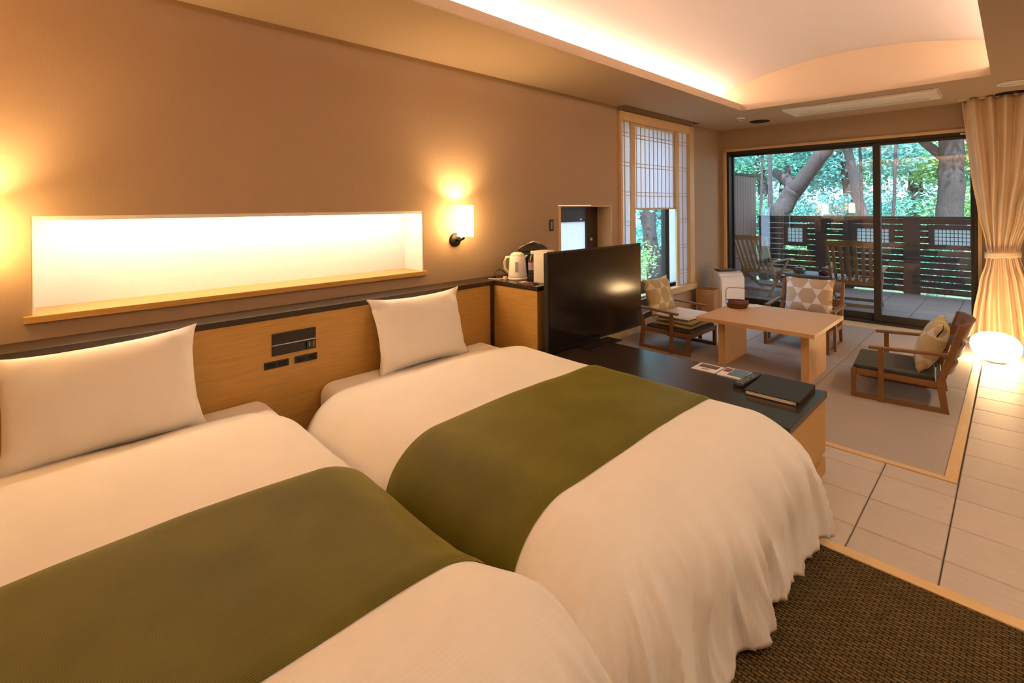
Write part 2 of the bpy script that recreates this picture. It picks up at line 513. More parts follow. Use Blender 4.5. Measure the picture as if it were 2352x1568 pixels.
m.box(-0.235, -0.002, 1.937, 1.945, 0.955, 1.378).box(-0.235, -0.002, -0.03, -0.022, 0.955, 1.378)
m.box(-0.235, -0.002, -0.022, 1.937, 1.370, 1.378)
m.build('niche_lining', M_LINING, wl)
MB().box(-0.235, 0.022, -0.055, 1.965, 0.925, 0.955).build('niche_sill', M_OAK, wl, 0.002)
MB().box(-0.030, -0.004, -0.02, 1.93, 1.358, 1.370).build('niche_header', M_LINING, wl)
strip = MB().box(-0.085, -0.056, 0.0, 1.91, 1.356, 1.369).build('niche_strip_lamp', M_NICHE)
tag(strip, 'warm strip lamp tucked under the top of the wall niche', 'lamp')

# far wall with the sliding window
WX0, WX1, WZ = 0.055, 2.68, 2.165
m = MB()
m.box(-0.26, WX0, YF, YF + 0.25, -0.1, 3.0).box(WX1, XR + 0.2, YF, YF + 0.25, -0.1, 3.0).box(WX0, WX1, YF, YF + 0.25, WZ, 3.0)
m.box(WX0, WX1, YF + 0.02, YF + 0.25, -0.1, -0.01)
wf = struct(m.build('wall_far', M_WALLX), 'brown papered wall around the sliding terrace window', 'wall')
wn = struct(MB().box(-0.26, XR + 0.2, YN - 0.25, YN, -0.1, 3.0).build('wall_near', M_WALLX), 'brown papered wall beside the nearer bed', 'wall')
wr = struct(MB().box(XR, XR + 0.25, YN - 0.25, YF + 0.25, -0.1, 3.0).build('wall_right', M_WALL), 'brown papered wall on the right side of the room', 'wall')

# ceiling: dropped slab with a long vaulted recess, hidden cove lamps on both long sides
CX0, CX1, CY0, CY1 = 0.80, 2.785, 0.30, 5.62
SLOT = (YN, YN + 0.16)        # light slot above the near wall
m = MB()
zt = ZC + 0.07
m.box(0.0, CX0, SLOT[1], 4.36, ZC, zt)
m.box(0.11, CX0, 4.36, 6.12, ZC, zt)
m.box(0.0, CX0, 6.12, YF, ZC, zt)
m.box(CX1, XR, SLOT[1], YF, ZC, zt)
m.box(CX0, CX1, SLOT[1], CY0, ZC, zt)
m.box(CX0, CX1, CY1, YF, ZC, zt)
ce = struct(m.build('ceiling', M_CEIL), 'tan papered ceiling with a long vaulted light recess', 'ceiling')
def vz(x): return 2.875 - (x - 1.7925) ** 2 / 7.2
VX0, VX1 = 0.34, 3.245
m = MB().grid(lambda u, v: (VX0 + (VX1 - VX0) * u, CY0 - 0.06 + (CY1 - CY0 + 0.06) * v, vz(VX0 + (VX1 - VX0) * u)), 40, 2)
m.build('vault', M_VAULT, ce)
for (nm, ya, yb) in (('vault_end', CY1, CY1 + 0.05), ('vault_end', CY0 - 0.05, CY0)):
    m = MB().box(VX0 - 0.02, VX1 + 0.02, ya, yb, ZC + 0.07, 2.93)
    m.build(nm, M_CEIL, ce)
m = MB().box(VX0 - 0.03, VX0, CY0, CY1, zt, 2.7).box(VX1, VX1 + 0.03, CY0, CY1, zt, 2.7)
m.build('cove_side', M_CEIL, ce)
MB().box(-0.26, XR + 0.2, YN - 0.25, YF + 0.25, 2.95, 3.1).build('roof_slab', M_CEIL, ce)  # unseen slab, put in to stop sky light at the ceiling gaps
MB().box(0.0, 0.11, 4.36, 6.12, ZC + 0.10, ZC + 0.12).build('blind_pocket', M_DARKY, ce)  # pocket backing coloured dark, standing in for the shade inside
MB().box(0.0, XR, SLOT[1], SLOT[1] + 0.02, zt, zt + 0.10).box(0.0, XR, YN + 0.114, SLOT[1], zt + 0.030, zt + 0.042).build('slot_side', M_CEIL, ce)  # includes a shelf added under the strip, shielding the bed from direct light
for i, (xa, xb, side) in enumerate(((0.46, 0.50, 'headboard'), (3.085, 3.125, 'window wall end'))):
    o = MB().box(xa, xb, CY0 + 0.05, CY1 - 0.03, zt + 0.004, zt + 0.03).build('cove_strip_lamp', M_COVE)
    tag(o, ['strip lamp hidden in the ceiling recess on the headboard side',
            'strip lamp hidden in the ceiling recess on the side away from the headboard'][i], 'lamp', 'cove strip lamps')
o = MB().box(0.05, XR - 0.05, YN + 0.108, YN + 0.138, zt + 0.060, zt + 0.078).build('slot_strip_lamp', M_WASH)
tag(o, 'strip lamp in the ceiling slot washing the wall beside the nearer bed', 'lamp')

# floor: slab, carpet, stone tiles, tatami mats
fl = MB().box(-0.26, XR + 0.2, YN - 0.2, YF + 0.25, -0.12, -0.012).build('floor', M_GROUT)
struct(fl, 'floor with brown carpet, stone tiles and tatami', 'floor')
MB().box(0, XR, YN, 2.295, -0.012, 0.0).build('carpet', M_CARPET, fl)
def tile_mesh(name, w, d, h, mat, c=0.003):
    v = []
    for (k, z) in ((0, 0.0), (0, h - c), (c, h)):
        v += [(-w / 2 + k, -d / 2 + k, z), (w / 2 - k, -d / 2 + k, z), (w / 2 - k, d / 2 - k, z), (-w / 2 + k, d / 2 - k, z)]
    f = [(0, 3, 2, 1), (8, 9, 10, 11)]
    for b in (0, 4): f += [(b + i, b + (i + 1) % 4, b + 4 + (i + 1) % 4, b + 4 + i) for i in range(4)]
    return MB().add(v, f).mesh(name, mat)
TP = 0.289; TX0 = 2.42 - TP; TY0 = 2.538 - TP
TATX, TATY = 2.705, 3.27
full = tile_mesh('tile', TP - 0.005, TP - 0.005, 0.012, M_TILE)
cache = {}
def cut_tile(w, d):
    k = (round(w, 3), round(d, 3))
    if k not in cache: cache[k] = tile_mesh('tile', w - 0.005, d - 0.005, 0.012, M_TILE)
    return cache[k]
for i in range(0, 9):
    for j in range(0, 17):
        xa, xb = TX0 + i * TP, TX0 + (i + 1) * TP
        ya, yb = TY0 + j * TP, TY0 + (j + 1) * TP
        xb = min(xb, XR); ya = max(ya, 2.35); yb = min(yb, YF)
        if i < 2: yb = min(yb, TATY)
        if xb - xa < 0.03 or yb - ya < 0.03: continue
        part('tile', cut_tile(xb - xa, yb - ya), fl, ((xa + xb) / 2, (ya + yb) / 2, -0.012))
# tatami: borderless mats laid in squares
for (x0, x1) in ((0.02, 0.99), (0.99, 1.83), (1.83, 2.655)):
    for (y0, y1) in ((3.315, 4.10), (4.10, 4.96), (4.96, 5.82), (5.82, 6.68)):
        o = part('tatami_mat', tile_mesh('tatami_mat', x1 - x0 - 0.003, y1 - y0 - 0.003, 0.014, M_TATAMI, 0.004), fl,
                 ((x0 + x1) / 2, (y0 + y1) / 2, -0.012))
        if round(x0 * 10 + y0 * 1.2) % 2: pass
def trim(k, label, *b, mat=M_CYPX, bev=0.002):
    o = MB().box(*b).build('trim_%d' % k, mat, None, bev)
    return struct(o, label, 'trim')
trim(1, 'pale wood strip between brown carpet and stone tiles', 2.235, XR, 2.295, 2.35, -0.012, 0.004)
trim(2, 'pale wood border along the near edge of the tatami', 0.0, TATX, TATY, TATY + 0.045, -0.012, 0.005)
trim(3, 'pale wood border between tatami and the stone tile walkway', TATX - 0.05, TATX, TATY + 0.045, YF - 0.14, -0.012, 0.005, mat=M_CYPY)
trim(4, 'pale wood threshold board in front of the sliding window', 0.0, TATX - 0.05, 6.685, YF + 0.02, -0.012, 0.006)
o = MB().box(0.0, 0.018, 2.97, YF, 0.0, 0.075).build('baseboard_left', M_CYPY, None, 0.002)
struct(o, 'pale wood skirting along the wall under the shoji window', 'baseboard')

# ------------------------------------------------------------------ sliding terrace window
win = struct(bpy.data.objects.new('window_1', None), 'wide dark framed sliding glass window to the terrace', 'window'); COL.objects.link(win)
m = MB()
m.box(WX0, WX0 + 0.035, YF - 0.012, YF + 0.10, 0, WZ).box(WX1 - 0.03, WX1, YF - 0.012, YF + 0.10, 0, WZ)
m.box(WX0, WX1, YF - 0.012, YF + 0.10, WZ - 0.02, WZ + 0.012)
m.build('wood_surround', M_CYPX, win, 0.002)
m = MB()
ya, yb = YF + 0.03, YF + 0.20
m.box(WX0 + 0.035, WX0 + 0.065, ya, yb, 0, WZ - 0.02).box(WX1 - 0.06, WX1 - 0.03, ya, yb, 0, WZ - 0.02)
m.box(WX0 + 0.065, WX1 - 0.06, ya, yb, WZ - 0.05, WZ - 0.02).box(WX0 + 0.065, WX1 - 0.06, ya, yb, 0, 0.03)
m.build('outer_frame', M_ALU, win, 0.002)
def sash(x0, x1, y, wl_, wr_, top=0.035, bot=0.075):
    z0, z1 = 0.03, WZ - 0.05
    s = MB().box(x0, x0 + wl_, y, y + 0.035, z0, z1).box(x1 - wr_, x1, y, y + 0.035, z0, z1)
    s.box(x0 + wl_, x1 - wr_, y, y + 0.035, z0, z0 + bot).box(x0 + wl_, x1 - wr_, y, y + 0.035, z1 - top, z1)
    o = s.build('sash', M_ALU, win, 0.002)
    MB().box(x0 + wl_, x1 - wr_, y + 0.015, y + 0.021, z0 + bot, z1 - top).build('pane', M_GLASS, o)
sash(WX0 + 0.065, 1.825, YF + 0.145, 0.02, 0.07)
sash(1.755, WX1 - 0.06, YF + 0.10, 0.07, 0.03)
MB().box(2.52, 2.60, YF + 0.02, YF + 0.03, WZ - 0.048, WZ - 0.03).build('maker_plate', M_STEEL, win)

# ------------------------------------------------------------------ side window with shoji
w2 = struct(bpy.data.objects.new('window_2', None), 'side window with dark sash behind the shoji screens', 'window'); COL.objects.link(w2)
m = MB()
m.box(-0.02, 0.030, 4.395, 4.43, 0.33, 2.41).box(-0.02, 0.030, 5.965, 6.085, 0.33, 2.41)
m.box(-0.02, 0.030, 4.43, 5.965, 2.315, 2.41)
m.build('wood_surround', M_CYP, w2, 0.003)
MB().box(-0.02, 0.055, 4.395, 6.085, 0.33, 0.405).build('sill', M_CYPY, w2, 0.003)
m = MB().box(-0.235, -0.175, 5.70, 5.80, 0.36, 2.38).box(-0.235, -0.175, 4.43, 4.49, 0.36, 2.38)
m.box(-0.235, -0.175, 4.49, 5.70, 0.36, 0.43).box(-0.235, -0.175, 4.49, 5.70, 2.30, 2.38).box(-0.235, -0.175, 5.80, 6.05, 0.36, 0.40)
m.build('sash', M_ALU, w2, 0.002)
MB().box(-0.210, -0.204, 4.49, 5.70, 0.43, 2.30).build('pane', M_GLASS2, w2)
MB().box(-0.215, -0.205, 5.80, 6.05, 0.40, 2.38).build('frosted_pane', M_FROST, w2)
PAIRS = [2.178, 1.855, 1.532, 1.21, 0.888, 0.566]
def shoji(label, y0, y1, z0, z1, nbars, stile_l, stile_r, rail_b, rail_t, x=0.0):
    t = thing('shoji_screen', label, 'screen', (x, (y0 + y1) / 2, z0), 0, 'shoji screens of the side window')
    cy = (y0 + y1) / 2
    fr = MB()
    if stile_l: fr.box(-0.004, 0.018, y0 - cy, y0 - cy + stile_l, 0, z1 - z0)
    if stile_r: fr.box(-0.004, 0.018, y1 - cy - stile_r, y1 - cy, 0, z1 - z0)
    ia, ib = y0 - cy + stile_l, y1 - cy - stile_r
    if rail_b: fr.box(-0.004, 0.018, ia, ib, 0, rail_b)
    if rail_t: fr.box(-0.004, 0.018, ia, ib, z1 - z0 - rail_t, z1 - z0)
    if fr.v: fr.build('frame', M_CYP, t, 0.001)
    MB().box(-0.008, -0.0045, ia, ib, rail_b * 0.9, z1 - z0 - rail_t * 0.9).build('paper', M_SHOJI, t)
    H = z1 - z0
    vb = MB().box(-0.004, 0.004, -0.004, 0.004, rail_b, H - rail_t).mesh('vertical_bar', M_CYP)
    for k in range(nbars):
        part('vertical_bar', vb, t, (0, ia + (ib - ia) * (k + 1) / (nbars + 1), 0))
    hb = MB().box(-0.004, 0.006, ia, ib, -0.0035, 0.0035).mesh('horizontal_bar', M_CYPY)
    for zc in PAIRS:
        for dz in (-0.02, 0.02):
            if z0 + rail_b + 0.01 < zc + dz < z1 - rail_t - 0.01: part('horizontal_bar', hb, t, (0, 0, zc + dz - z0))
    return t
shoji('narrow fixed shoji strip on the television side of the window', 4.43, 4.715, 0.405, 2.315, 1, 0.0, 0.085, 0.0, 0.0, -0.012)
shoji('narrow fixed shoji strip next to the far corner', 5.655, 5.965, 0.405, 2.315, 1, 0.07, 0.0, 0.0, 0.0, -0.012)
shoji('raised middle shoji screen with close vertical bars', 4.70, 5.67, 1.355, 2.315, 9, 0.02, 0.02, 0.022, 0.02, -0.040)

# ------------------------------------------------------------------ small window behind the television
w3 = struct(bpy.data.objects.new('window_3', None), 'small low window with dark frame and frosted pane behind the television', 'window'); COL.objects.link(w3)
m = MB()
m.box(-0.24, 0.008, 3.41, 3.44, 0.85, 1.41).box(-0.24, 0.008, 4.24, 4.255, 0.85, 1.41).box(-0.24, 0.008, 3.44, 4.24, 1.395, 1.41)
m.box(-0.24, 0.02, 3.41, 4.255, 0.85, 0.865)
m.build('wood_lining', M_CYP, w3, 0.002)
m = MB()
m.box(-0.20, -0.165, 4.045, 4.24, 0.865, 1.395).box(-0.20, -0.165, 3.44, 4.045, 1.245, 1.395).box(-0.20, -0.165, 3.44, 3.50, 0.865, 1.245)
m.build('dark_door_frame', M_DARKY, w3, 0.002)
MB().box(-0.188, -0.180, 3.50, 4.045, 0.865, 1.245).build('frosted_pane', M_FROST, w3)
m = MB().lathe([(0.0, 0), (0.016, 0.0), (0.018, 0.012), (0.008, 0.02), (0.008, 0.03)], 12)
o = m.build('knob', M_STEEL, w3); o.location = (-0.135, 4.10, 1.06); o.rotation_euler = (0, -math.pi / 2, 0)
MB().box(-0.165, -0.158, 3.93, 3.965, 1.262, 1.275).build('catch', M_STEEL, w3)

# switch plate on the wall
t = thing('switch_plate', 'dark narrow switch plate on the wall beside the small low window', 'switch', (0.0, 3.31, 1.18))
MB().box(0, 0.008, -0.028, 0.028, 0, 0.105).build('plate', M_ALU, t, 0.003)
MB().box(0.008, 0.011, -0.008, 0.008, 0.02, 0.085).build('rocker', M_GREY, t, 0.001)

# ------------------------------------------------------------------ headboard
hb = thing('headboard', 'long oak veneer headboard with dark ledge along the wall behind both beds', 'headboard', (0, 0, 0))
HX = 0.185
MB().box(0.0, HX, YN + 0.002, 2.408, 0.0, 0.818).build('panel', M_OAK, hb, 0.001)
MB().box(0.0, HX + 0.012, YN + 0.002, 2.44, 0.822, 0.851).build('ledge', M_DARKY, hb, 0.002)
MB().box(HX, HX + 0.008, 2.41, 2.44, 0.0, 0.82).build('corner_trim', M_DARKY, hb)
# control panel set in the headboard
t = thing('bedside_control_panel', 'black two-row bedside control panel with silver divider set in the headboard', 'control panel', (HX, 0.985, 0.625))
MB().box(-0.004, 0.010, -0.115, 0.115, 0.058, 0.115).build('upper_panel', M_BLACK, t, 0.002)
MB().box(-0.004, 0.010, -0.115, 0.115, 0.0, 0.053).build('lower_panel', M_BLACK, t, 0.002)
MB().box(-0.004, 0.012, -0.115, 0.115, 0.053, 0.058).build('divider', M_STEEL, t)
MB().box(0.010, 0.020, 0.060, 0.092, 0.006, 0.046).build('handset_cradle', M_BLACK, t, 0.003)
MB().box(0.020, 0.022, 0.072, 0.076, 0.020, 0.042).build('hook', M_STEEL, t)
MB().box(0.010, 0.014, 0.100, 0.103, 0.012, 0.046).build('side_clip', M_STEEL, t)
for (yc, lab) in ((0.893, 'black double switch plate below the control panel, nearer the front bed'),
                  (1.047, 'black double switch plate below the control panel, nearer the far bed')):
    t = thing('headboard_switch', lab, 'switch', (HX, yc, 0.560), 0, 'switch plates in the headboard')
    MB().box(0, 0.006, -0.062, 0.062, 0, 0.038).build('plate', M_BLACK, t, 0.002)
    for s in (-1, 1):
        MB().box(0.006, 0.009, -0.022 + s * 0.03, 0.022 + s * 0.03, 0.007, 0.031).build('rocker', M_BLACKM, t, 0.001)

# ------------------------------------------------------------------ cabinet at the end of the headboard
CABX = 0.635
cab = thing('side_cabinet', 'tall oak cabinet with dark top between headboard and television', 'cabinet', (0, 2.44, 0))
MB().box(0.0, CABX - 0.006, 0.004, 0.48, 0.0, 0.818).build('body', M_OAKX, cab, 0.002)
MB().box(0.0, CABX, 0.0, 0.485, 0.820, 0.851).build('top', M_DARK, cab, 0.002)

# ------------------------------------------------------------------ low board at the foot side, beside the far bed
bd = thing('low_media_board', 'long low oak board with black top between far bed and tatami area', 'cabinet', (0, 2.33, 0))
BX0, BX1, BD = CABX + 0.004, 2.229, 0.60
MB().box(BX0, BX1 - 0.008, 0.008, BD - 0.008, 0.118, 0.396).build('body', M_OAKX, bd, 0.002)
MB().box(BX0, BX1 - 0.03, 0.03, BD - 0.03, 0.084, 0.118).build('shadow_gap', M_DARK, bd)
MB().box(BX0, BX1 - 0.008, 0.008, BD - 0.008, 0.008, 0.084).build('plinth', M_OAKX, bd, 0.002)
MB().box(BX0, BX1 - 0.03, 0.03, BD - 0.03, 0.0, 0.008).build('foot', M_DARK, bd)
MB().box(BX0, BX1, 0.0, BD, 0.396, 0.427).build('top', M_DARK, bd, 0.002)
BTOP = 0.427

# ------------------------------------------------------------------ television
tv = thing('television', 'large flat black television turned towards the room on the low board', 'television', (0.805, 2.915, BTOP), math.radians(-1.0))
MB().box(-0.040, -0.006, -0.545, 0.545, 0.018, 0.668).build('casing', M_BLACK, tv, 0.006)
MB().box(-0.006, 0.004, -0.552, 0.552, 0.012, 0.676).build('bezel', M_BLACK, tv, 0.003)
MB().box(0.004, 0.006, -0.538, 0.538, 0.030, 0.662).build('screen', M_SCREEN, tv)
MB().box(-0.04, -0.002, -0.05, 0.05, 0.006, 0.03).build('stand_neck', M_BLACK, tv, 0.003)
MB().box(-0.11, 0.13, -0.26, 0.10, 0.0, 0.008).build('stand_base', M_BLACK, tv, 0.004)
MB().box(0.004, 0.010, 0.0, 0.15, 0.012, 0.018).build('sensor_strip', M_STEEL, tv, 0.001)

# ------------------------------------------------------------------ beds
def bed(label, y0, y1):
    t = thing('single_bed', label, 'bed', (0, (y0 + y1) / 2, 0), 0, 'twin beds against the headboard')
    w = (y1 - y0) / 2
    MB().box(HX + 0.01, 2.10, -w + 0.03, w - 0.03, 0.04, 0.18).build('base', M_DARKY, t, 0.01)
    for sx in (0.35, 1.95):
        for sy in (-1, 1): MB().lathe([(0.025, 0), (0.03, 0.04)], 10, (sx, sy * (w - 0.12), 0)).build('foot', M_BLACK, t)
    MB().box(HX + 0.005, 2.13, -w, w, 0.18, 0.436).build('mattress', M_SHEET, t, 0.075, 6)
    for f in t.children[-1].data.polygons: f.use_smooth = True
    return t
B1 = (-0.385, 0.835); B2 = (1.10, 2.315)
bed('nearer of the two single beds, filling the lower left of the picture', *B1)
bed('farther of the two single beds, right beside the low television board', *B2)

def drape(e, R, th):
    L = R * th
    if e <= 0: return 0.0, 0.0
    if e < L: a = e / R; return R * math.sin(a), R * (1 - math.cos(a))
    return R * math.sin(th) + (e - L) * math.cos(th), R * (1 - math.cos(th)) + (e - L) * math.sin(th)

class Cover:
    """a thick quilt: flat over the mattress, rounding over the edges and hanging in folds"""
    def __init__(s, xh, xi, ya, yb, Lf, La, Lb, Rf, Ra, Rb, zt, seed, skew=0.0, yskew=0.0):
        s.__dict__.update(skew=skew, yskew=yskew, xh=xh, xi=xi, ya=ya, yb=yb, Lf=Lf, La=La, Lb=Lb, Rf=Rf, Ra=Ra, Rb=Rb, zt=zt, seed=seed)
    def at(s, X, Y, off=0.0):
        xi = s.xi + s.skew * sstep(s.ya + 0.25, s.yb, Y)
        yb = s.yb; push = s.yskew * sstep(1.80, 2.12, X)
        ex = max(0.0, X - xi); far = Y > yb
        ey = (Y - yb) if Y > yb else ((s.ya - Y) if Y < s.ya else 0.0)
        sy = 1 if far else -1
        Ly, Ry = (s.Lb, s.Rb) if far else (s.La, s.Ra)
        px, py = min(X, xi), min(max(Y, s.ya), yb)
        py += push * sstep(s.yb - 0.5, s.yb, Y)
        head = sstep(s.xh, s.xh + 0.30, X)
        z = s.zt - 0.060 * (1 - head)
        z += 0.010 * noise.noise(Vector((X * 2.1, Y * 2.3, s.seed))) + 0.004 * noise.noise(Vector((X * 6, Y * 6, s.seed + 5)))
        z += 0.012 * math.sin(math.pi * min(1, max(0, (Y - s.ya) / (s.yb - s.ya))))
        if ex > 0 or ey > 0:
            nx, ny = ex / s.Lf, ey / Ly
            mx = max(nx, ny); ph = math.atan2(ny, nx)
            q = 2 * ph / math.pi                       # 0 foot, 1 side
            corner = math.exp(-((q - 0.5) / 0.16) ** 2)
            cf = math.sin(2 * ph) ** 2
            L = s.Lf * math.cos(ph) ** 2 + Ly * math.sin(ph) ** 2
            R = s.Rf * math.cos(ph) ** 2 + Ry * math.sin(ph) ** 2
            e = mx * L * (1 + (0.20 if sy > 0 else 0.12) * corner)
            dx, dy = math.cos(ph), math.sin(ph) * sy
            h, d = drape(e, R, math.radians(82))
            # fold pattern runs along the perimeter
            p = (py - s.ya) * 1.0 * (q < 0.5) + (X if q >= 0.5 else 0) + (q * 0.9) * sy
            g = sstep(0.25, 1.0, mx)
            foot = 1 - q
            A = (0.006 + 0.013 * foot ** 1.5 + 0.018 * cf) * g
            if q > 0.9 and sy > 0: A *= 0.3
            f1 = math.sin(p * 27 + 2.2 * noise.noise(Vector((p * 2.2, 0, s.seed + 9))) + s.seed)
            h += A * f1 * 0.7
            wp = 0.10 * noise.noise(Vector((p * 2.5, mx * 2.0, s.seed + 70)))
            r1 = max(0.0, 1 - 1.6 * abs(noise.noise(Vector(((p + wp) * 8.5, mx * 0.7, s.seed + 50))))) ** 2
            r2 = max(0.0, 1 - 1.6 * abs(noise.noise(Vector(((p + wp) * 19.0, mx * 1.3, s.seed + 60))))) ** 2
            und = noise.noise(Vector((p * 3.2, mx * 1.0, s.seed + 80)))
            w0 = sstep(0.18, 0.70, mx) * (0.22 + 0.78 * foot)
            h += w0 * (0.032 * und + 0.036 * (r1 - 0.4) + 0.015 * (r2 - 0.4))
            h += (0.10 if sy > 0 else 0.04) * corner * g
            z -= d
            z += 0.012 * g * (1 - foot) * noise.noise(Vector((p * 3, 3, s.seed)))
            zmin = 0.022 + 0.012 * (1 + f1) * cf
            if z < zmin:
                h += (zmin - z) * 0.55; z = zmin
            px += dx * h; py += dy * h
            if off:
                # outward along the slope of the hanging quilt
                a = min(e / R, math.radians(82))
                px += dx * math.sin(a) * off; py += dy * math.sin(a) * off; z += math.cos(a) * off
        else:
            z += off
        return (px, py, z)

def duvet(label, C, grp):
    Xs = [C.xh + (C.xi - C.xh) * i / 44 for i in range(45)] + [C.xi + (C.Lf + C.skew) * (i + 1) / 46 for i in range(46)]
    Ys = [C.ya - C.La * (1 - i / 50) for i in range(50)] + [C.ya + (C.yb - C.ya) * i / 110 for i in range(111)] + \
         [C.yb + C.Lb * (i + 1) / 50 for i in range(50)]
    m = MB(); nv = len(Ys)
    v = [C.at(X, Y) for X in Xs for Y in Ys]
    f = [(i * nv + j, (i + 1) * nv + j, (i + 1) * nv + j + 1, i * nv + j + 1) for i in range(len(Xs) - 1) for j in range(nv - 1)]
    m.add(v, f, True)
    o = m.build('duvet', M_DUVET, recalc=False)
    sm = o.modifiers.new('thickness', 'SOLIDIFY'); sm.thickness = 0.016; sm.offset = -1
    return tag(o, label, 'duvet', grp)

def runner(label, C, x0, x1, cut, grp):
    Xs = [x0 + (x1 - x0) * i / 26 for i in range(27)]
    a, b = C.ya - C.La * cut, C.yb + C.Lb * cut
    Ys = [C.ya - C.La * cut * (1 - i / 34) for i in range(34)] + [C.ya + (C.yb - C.ya) * i / 40 for i in range(41)] + \
         [C.yb + C.Lb * cut * (i + 1) / 34 for i in range(34)]
    m = MB(); nv = len(Ys)
    v = []
    for X in Xs:
        edge = min(X - x0, x1 - X)
        off = 0.007 * sstep(-0.001, 0.03, edge) + 0.002
        for Y in Ys:
            w = 0.010 * noise.noise(Vector((Y * 2.0, 0.3, C.seed + 40)))
            v.append(C.at(X + w, Y, off))
    f = [(i * nv + j, (i + 1) * nv + j, (i + 1) * nv + j + 1, i * nv + j + 1) for i in range(len(Xs) - 1) for j in range(nv - 1)]
    o = m.add(v, f, True).build('bed_runner', M_RUN, recalc=False)
    return tag(o, label, 'bed runner', grp)
C2 = Cover(0.44, 2.00, 1.185, 2.20, 0.60, 0.52, 0.44, 0.30, 0.26, 0.10, 0.505, 1.7, 0.07)
C1 = Cover(0.40, 2.00, -0.24, 0.665, 0.60, 0.42, 0.50, 0.30, 0.16, 0.22, 0.505, 6.2, 0.0, 0.09)
G = 'white duvets on the twin beds'
duvet('white duvet draped over the far bed, spilling in folds to the carpet', C2, G)
duvet('white ribbed duvet on the nearer bed at the picture bottom', C1, G)
G = 'olive runners across the beds'
runner('olive green runner across the far bed beside the television board', C2, 1.245, 1.925, 0.97, G)
runner('dark olive green runner across the nearer bed', C1, 1.245, 1.925, 0.97, G)

def pillow_mesh(name, w, h, t, mat, ears=0.06, pinch=0.05, wr=0.006, seed=0.0, n=26):
    """stuffed cushion in local xz-plane, thickness along y"""
    m = MB(); N = n
    def pt(u, v, sgn):
        a, b = 2 * u - 1, 2 * v - 1
        k = max(0.0, (1 - abs(a) ** 2.6)) * max(0.0, (1 - abs(b) ** 2.6))
        th = t / 2 * k ** 0.52
        x = a * w / 2 * (1 - pinch * (1 - b * b) * abs(a) ** 2)
        z = b * h / 2 * (1 - pinch * 1.2 * (1 - a * a) * abs(b) ** 2)
        c = (abs(a) * abs(b)) ** 6
        x *= 1 + ears * c; z *= 1 + ears * c
        wv = wr * noise.noise(Vector((a * 2.5 + seed, b * 2.5, sgn * 3 + seed))) * (1 - 0.5 * k)
        cr = 0.35 * wr * math.sin(14 * (a * b) + seed) * (abs(a * b) ** 1.5) * 3
        return (x, sgn * (th + 0.002) + wv + cr, z)
    m.grid(lambda u, v: pt(u, v, -1), N, N); m.grid(lambda u, v: pt(u, v, 1), N, N)
    me = m.mesh(name, mat)
    bm = bmesh.new(); bm.from_mesh(me)
    bmesh.ops.remove_doubles(bm, verts=bm.verts, dist=0.0045)
    bmesh.ops.recalc_face_normals(bm, faces=bm.faces)
    uv = bm.loops.layers.uv.new('UVMap')
    for f in bm.faces:
        f.smooth = True
        for l in f.loops: l[uv].uv = (l.vert.co.x / 0.5, l.vert.co.z / 0.5)
    bm.to_mesh(me); bm.free()
    return me
def place(name, me, label, cat, M, grp=None):
    o = bpy.data.objects.new(name, me); COL.objects.link(o); o.matrix_world = M
    return tag(o, label, cat, grp)
def lean(c, facing, tilt, roll=0.0):
    """local -y faces the direction 'facing' (angle about z), leaning back by tilt"""
    return Matrix.Translation(c) @ Matrix.Rotation(facing + math.pi / 2, 4, 'Z') @ Matrix.Rotation(-tilt, 4, 'X') @ Matrix.Rotation(roll, 4, 'Y')
pm = pillow_mesh('pillow', 0.64, 0.435, 0.17, M_PILLOW, 0.06, 0.05, 0.008, 1.0)
pm2 = pillow_mesh('pillow', 0.64, 0.435, 0.17, M_PILLOW, 0.05, 0.06, 0.008, 4.0)
G = 'white pillows leaning on the headboard'
place('pillow', pm, 'white pillow leaning on the headboard of the nearer bed', 'pillow', lean((0.305, 0.195, 0.638), 0.0, math.radians(17), math.radians(-2)), G)
place('pillow', pm2, 'white pillow leaning on the headboard of the far bed', 'pillow', lean((0.305, 1.722, 0.640), 0.0, math.radians(17), 0.0), G)

# ------------------------------------------------------------------ wall sconces
def sconce(y, label):
    t = thing('wall_sconce', label, 'lamp', (0, y, 1.16), 0, 'glass rod wall sconces')
    m = MB().lathe([(0.0, 0), (0.05, 0.0), (0.05, 0.014), (0.044, 0.02), (0.0, 0.02)], 24)
    o = m.build('wall_plate', M_BLACKM, t); o.rotation_euler = (0, math.pi / 2, 0)
    MB().tube([(0.015, 0, 0), (0.07, 0.0, 0.0), (0.105, 0.004, 0.015), (0.115, 0.008, 0.045)], 0.009, 8).build('arm', M_BLACKM, t)
    MB().lathe([(0.0, 0), (0.049, 0.0), (0.049, 0.010), (0.0, 0.012)], 20, (0.115, 0.01, 0.04)).build('socket', M_STEEL, t)  # disc made wide to block the bulb's light downwards
    # ring of glass rods of uneven length around the lamp
    m = MB()
    for k in range(22):
        a = 2 * math.pi * k / 22
        dz = 0.012 * ((k * 7) % 5) / 4
        m.tube([(0.115 + 0.052 * math.cos(a), 0.01 + 0.052 * math.sin(a), 0.038 - dz), (0.115 + 0.052 * math.cos(a), 0.01 + 0.052 * math.sin(a), 0.255)], 0.0082, 6)
    m.build('glass_rod_shade', M_SHADE, t)
    MB().lathe([(0.001, 0.185), (0.014, 0.192), (0.022, 0.210), (0.014, 0.228), (0.001, 0.235)], 12, (0.115, 0.01, 0)).build('bulb', M_BULB, t)
    return t
sconce(2.222, 'lit glass rod wall sconce between niche and kettle')
sconce(-0.225, 'lit wall sconce before the niche on the nearer bed side, seen by its glow')

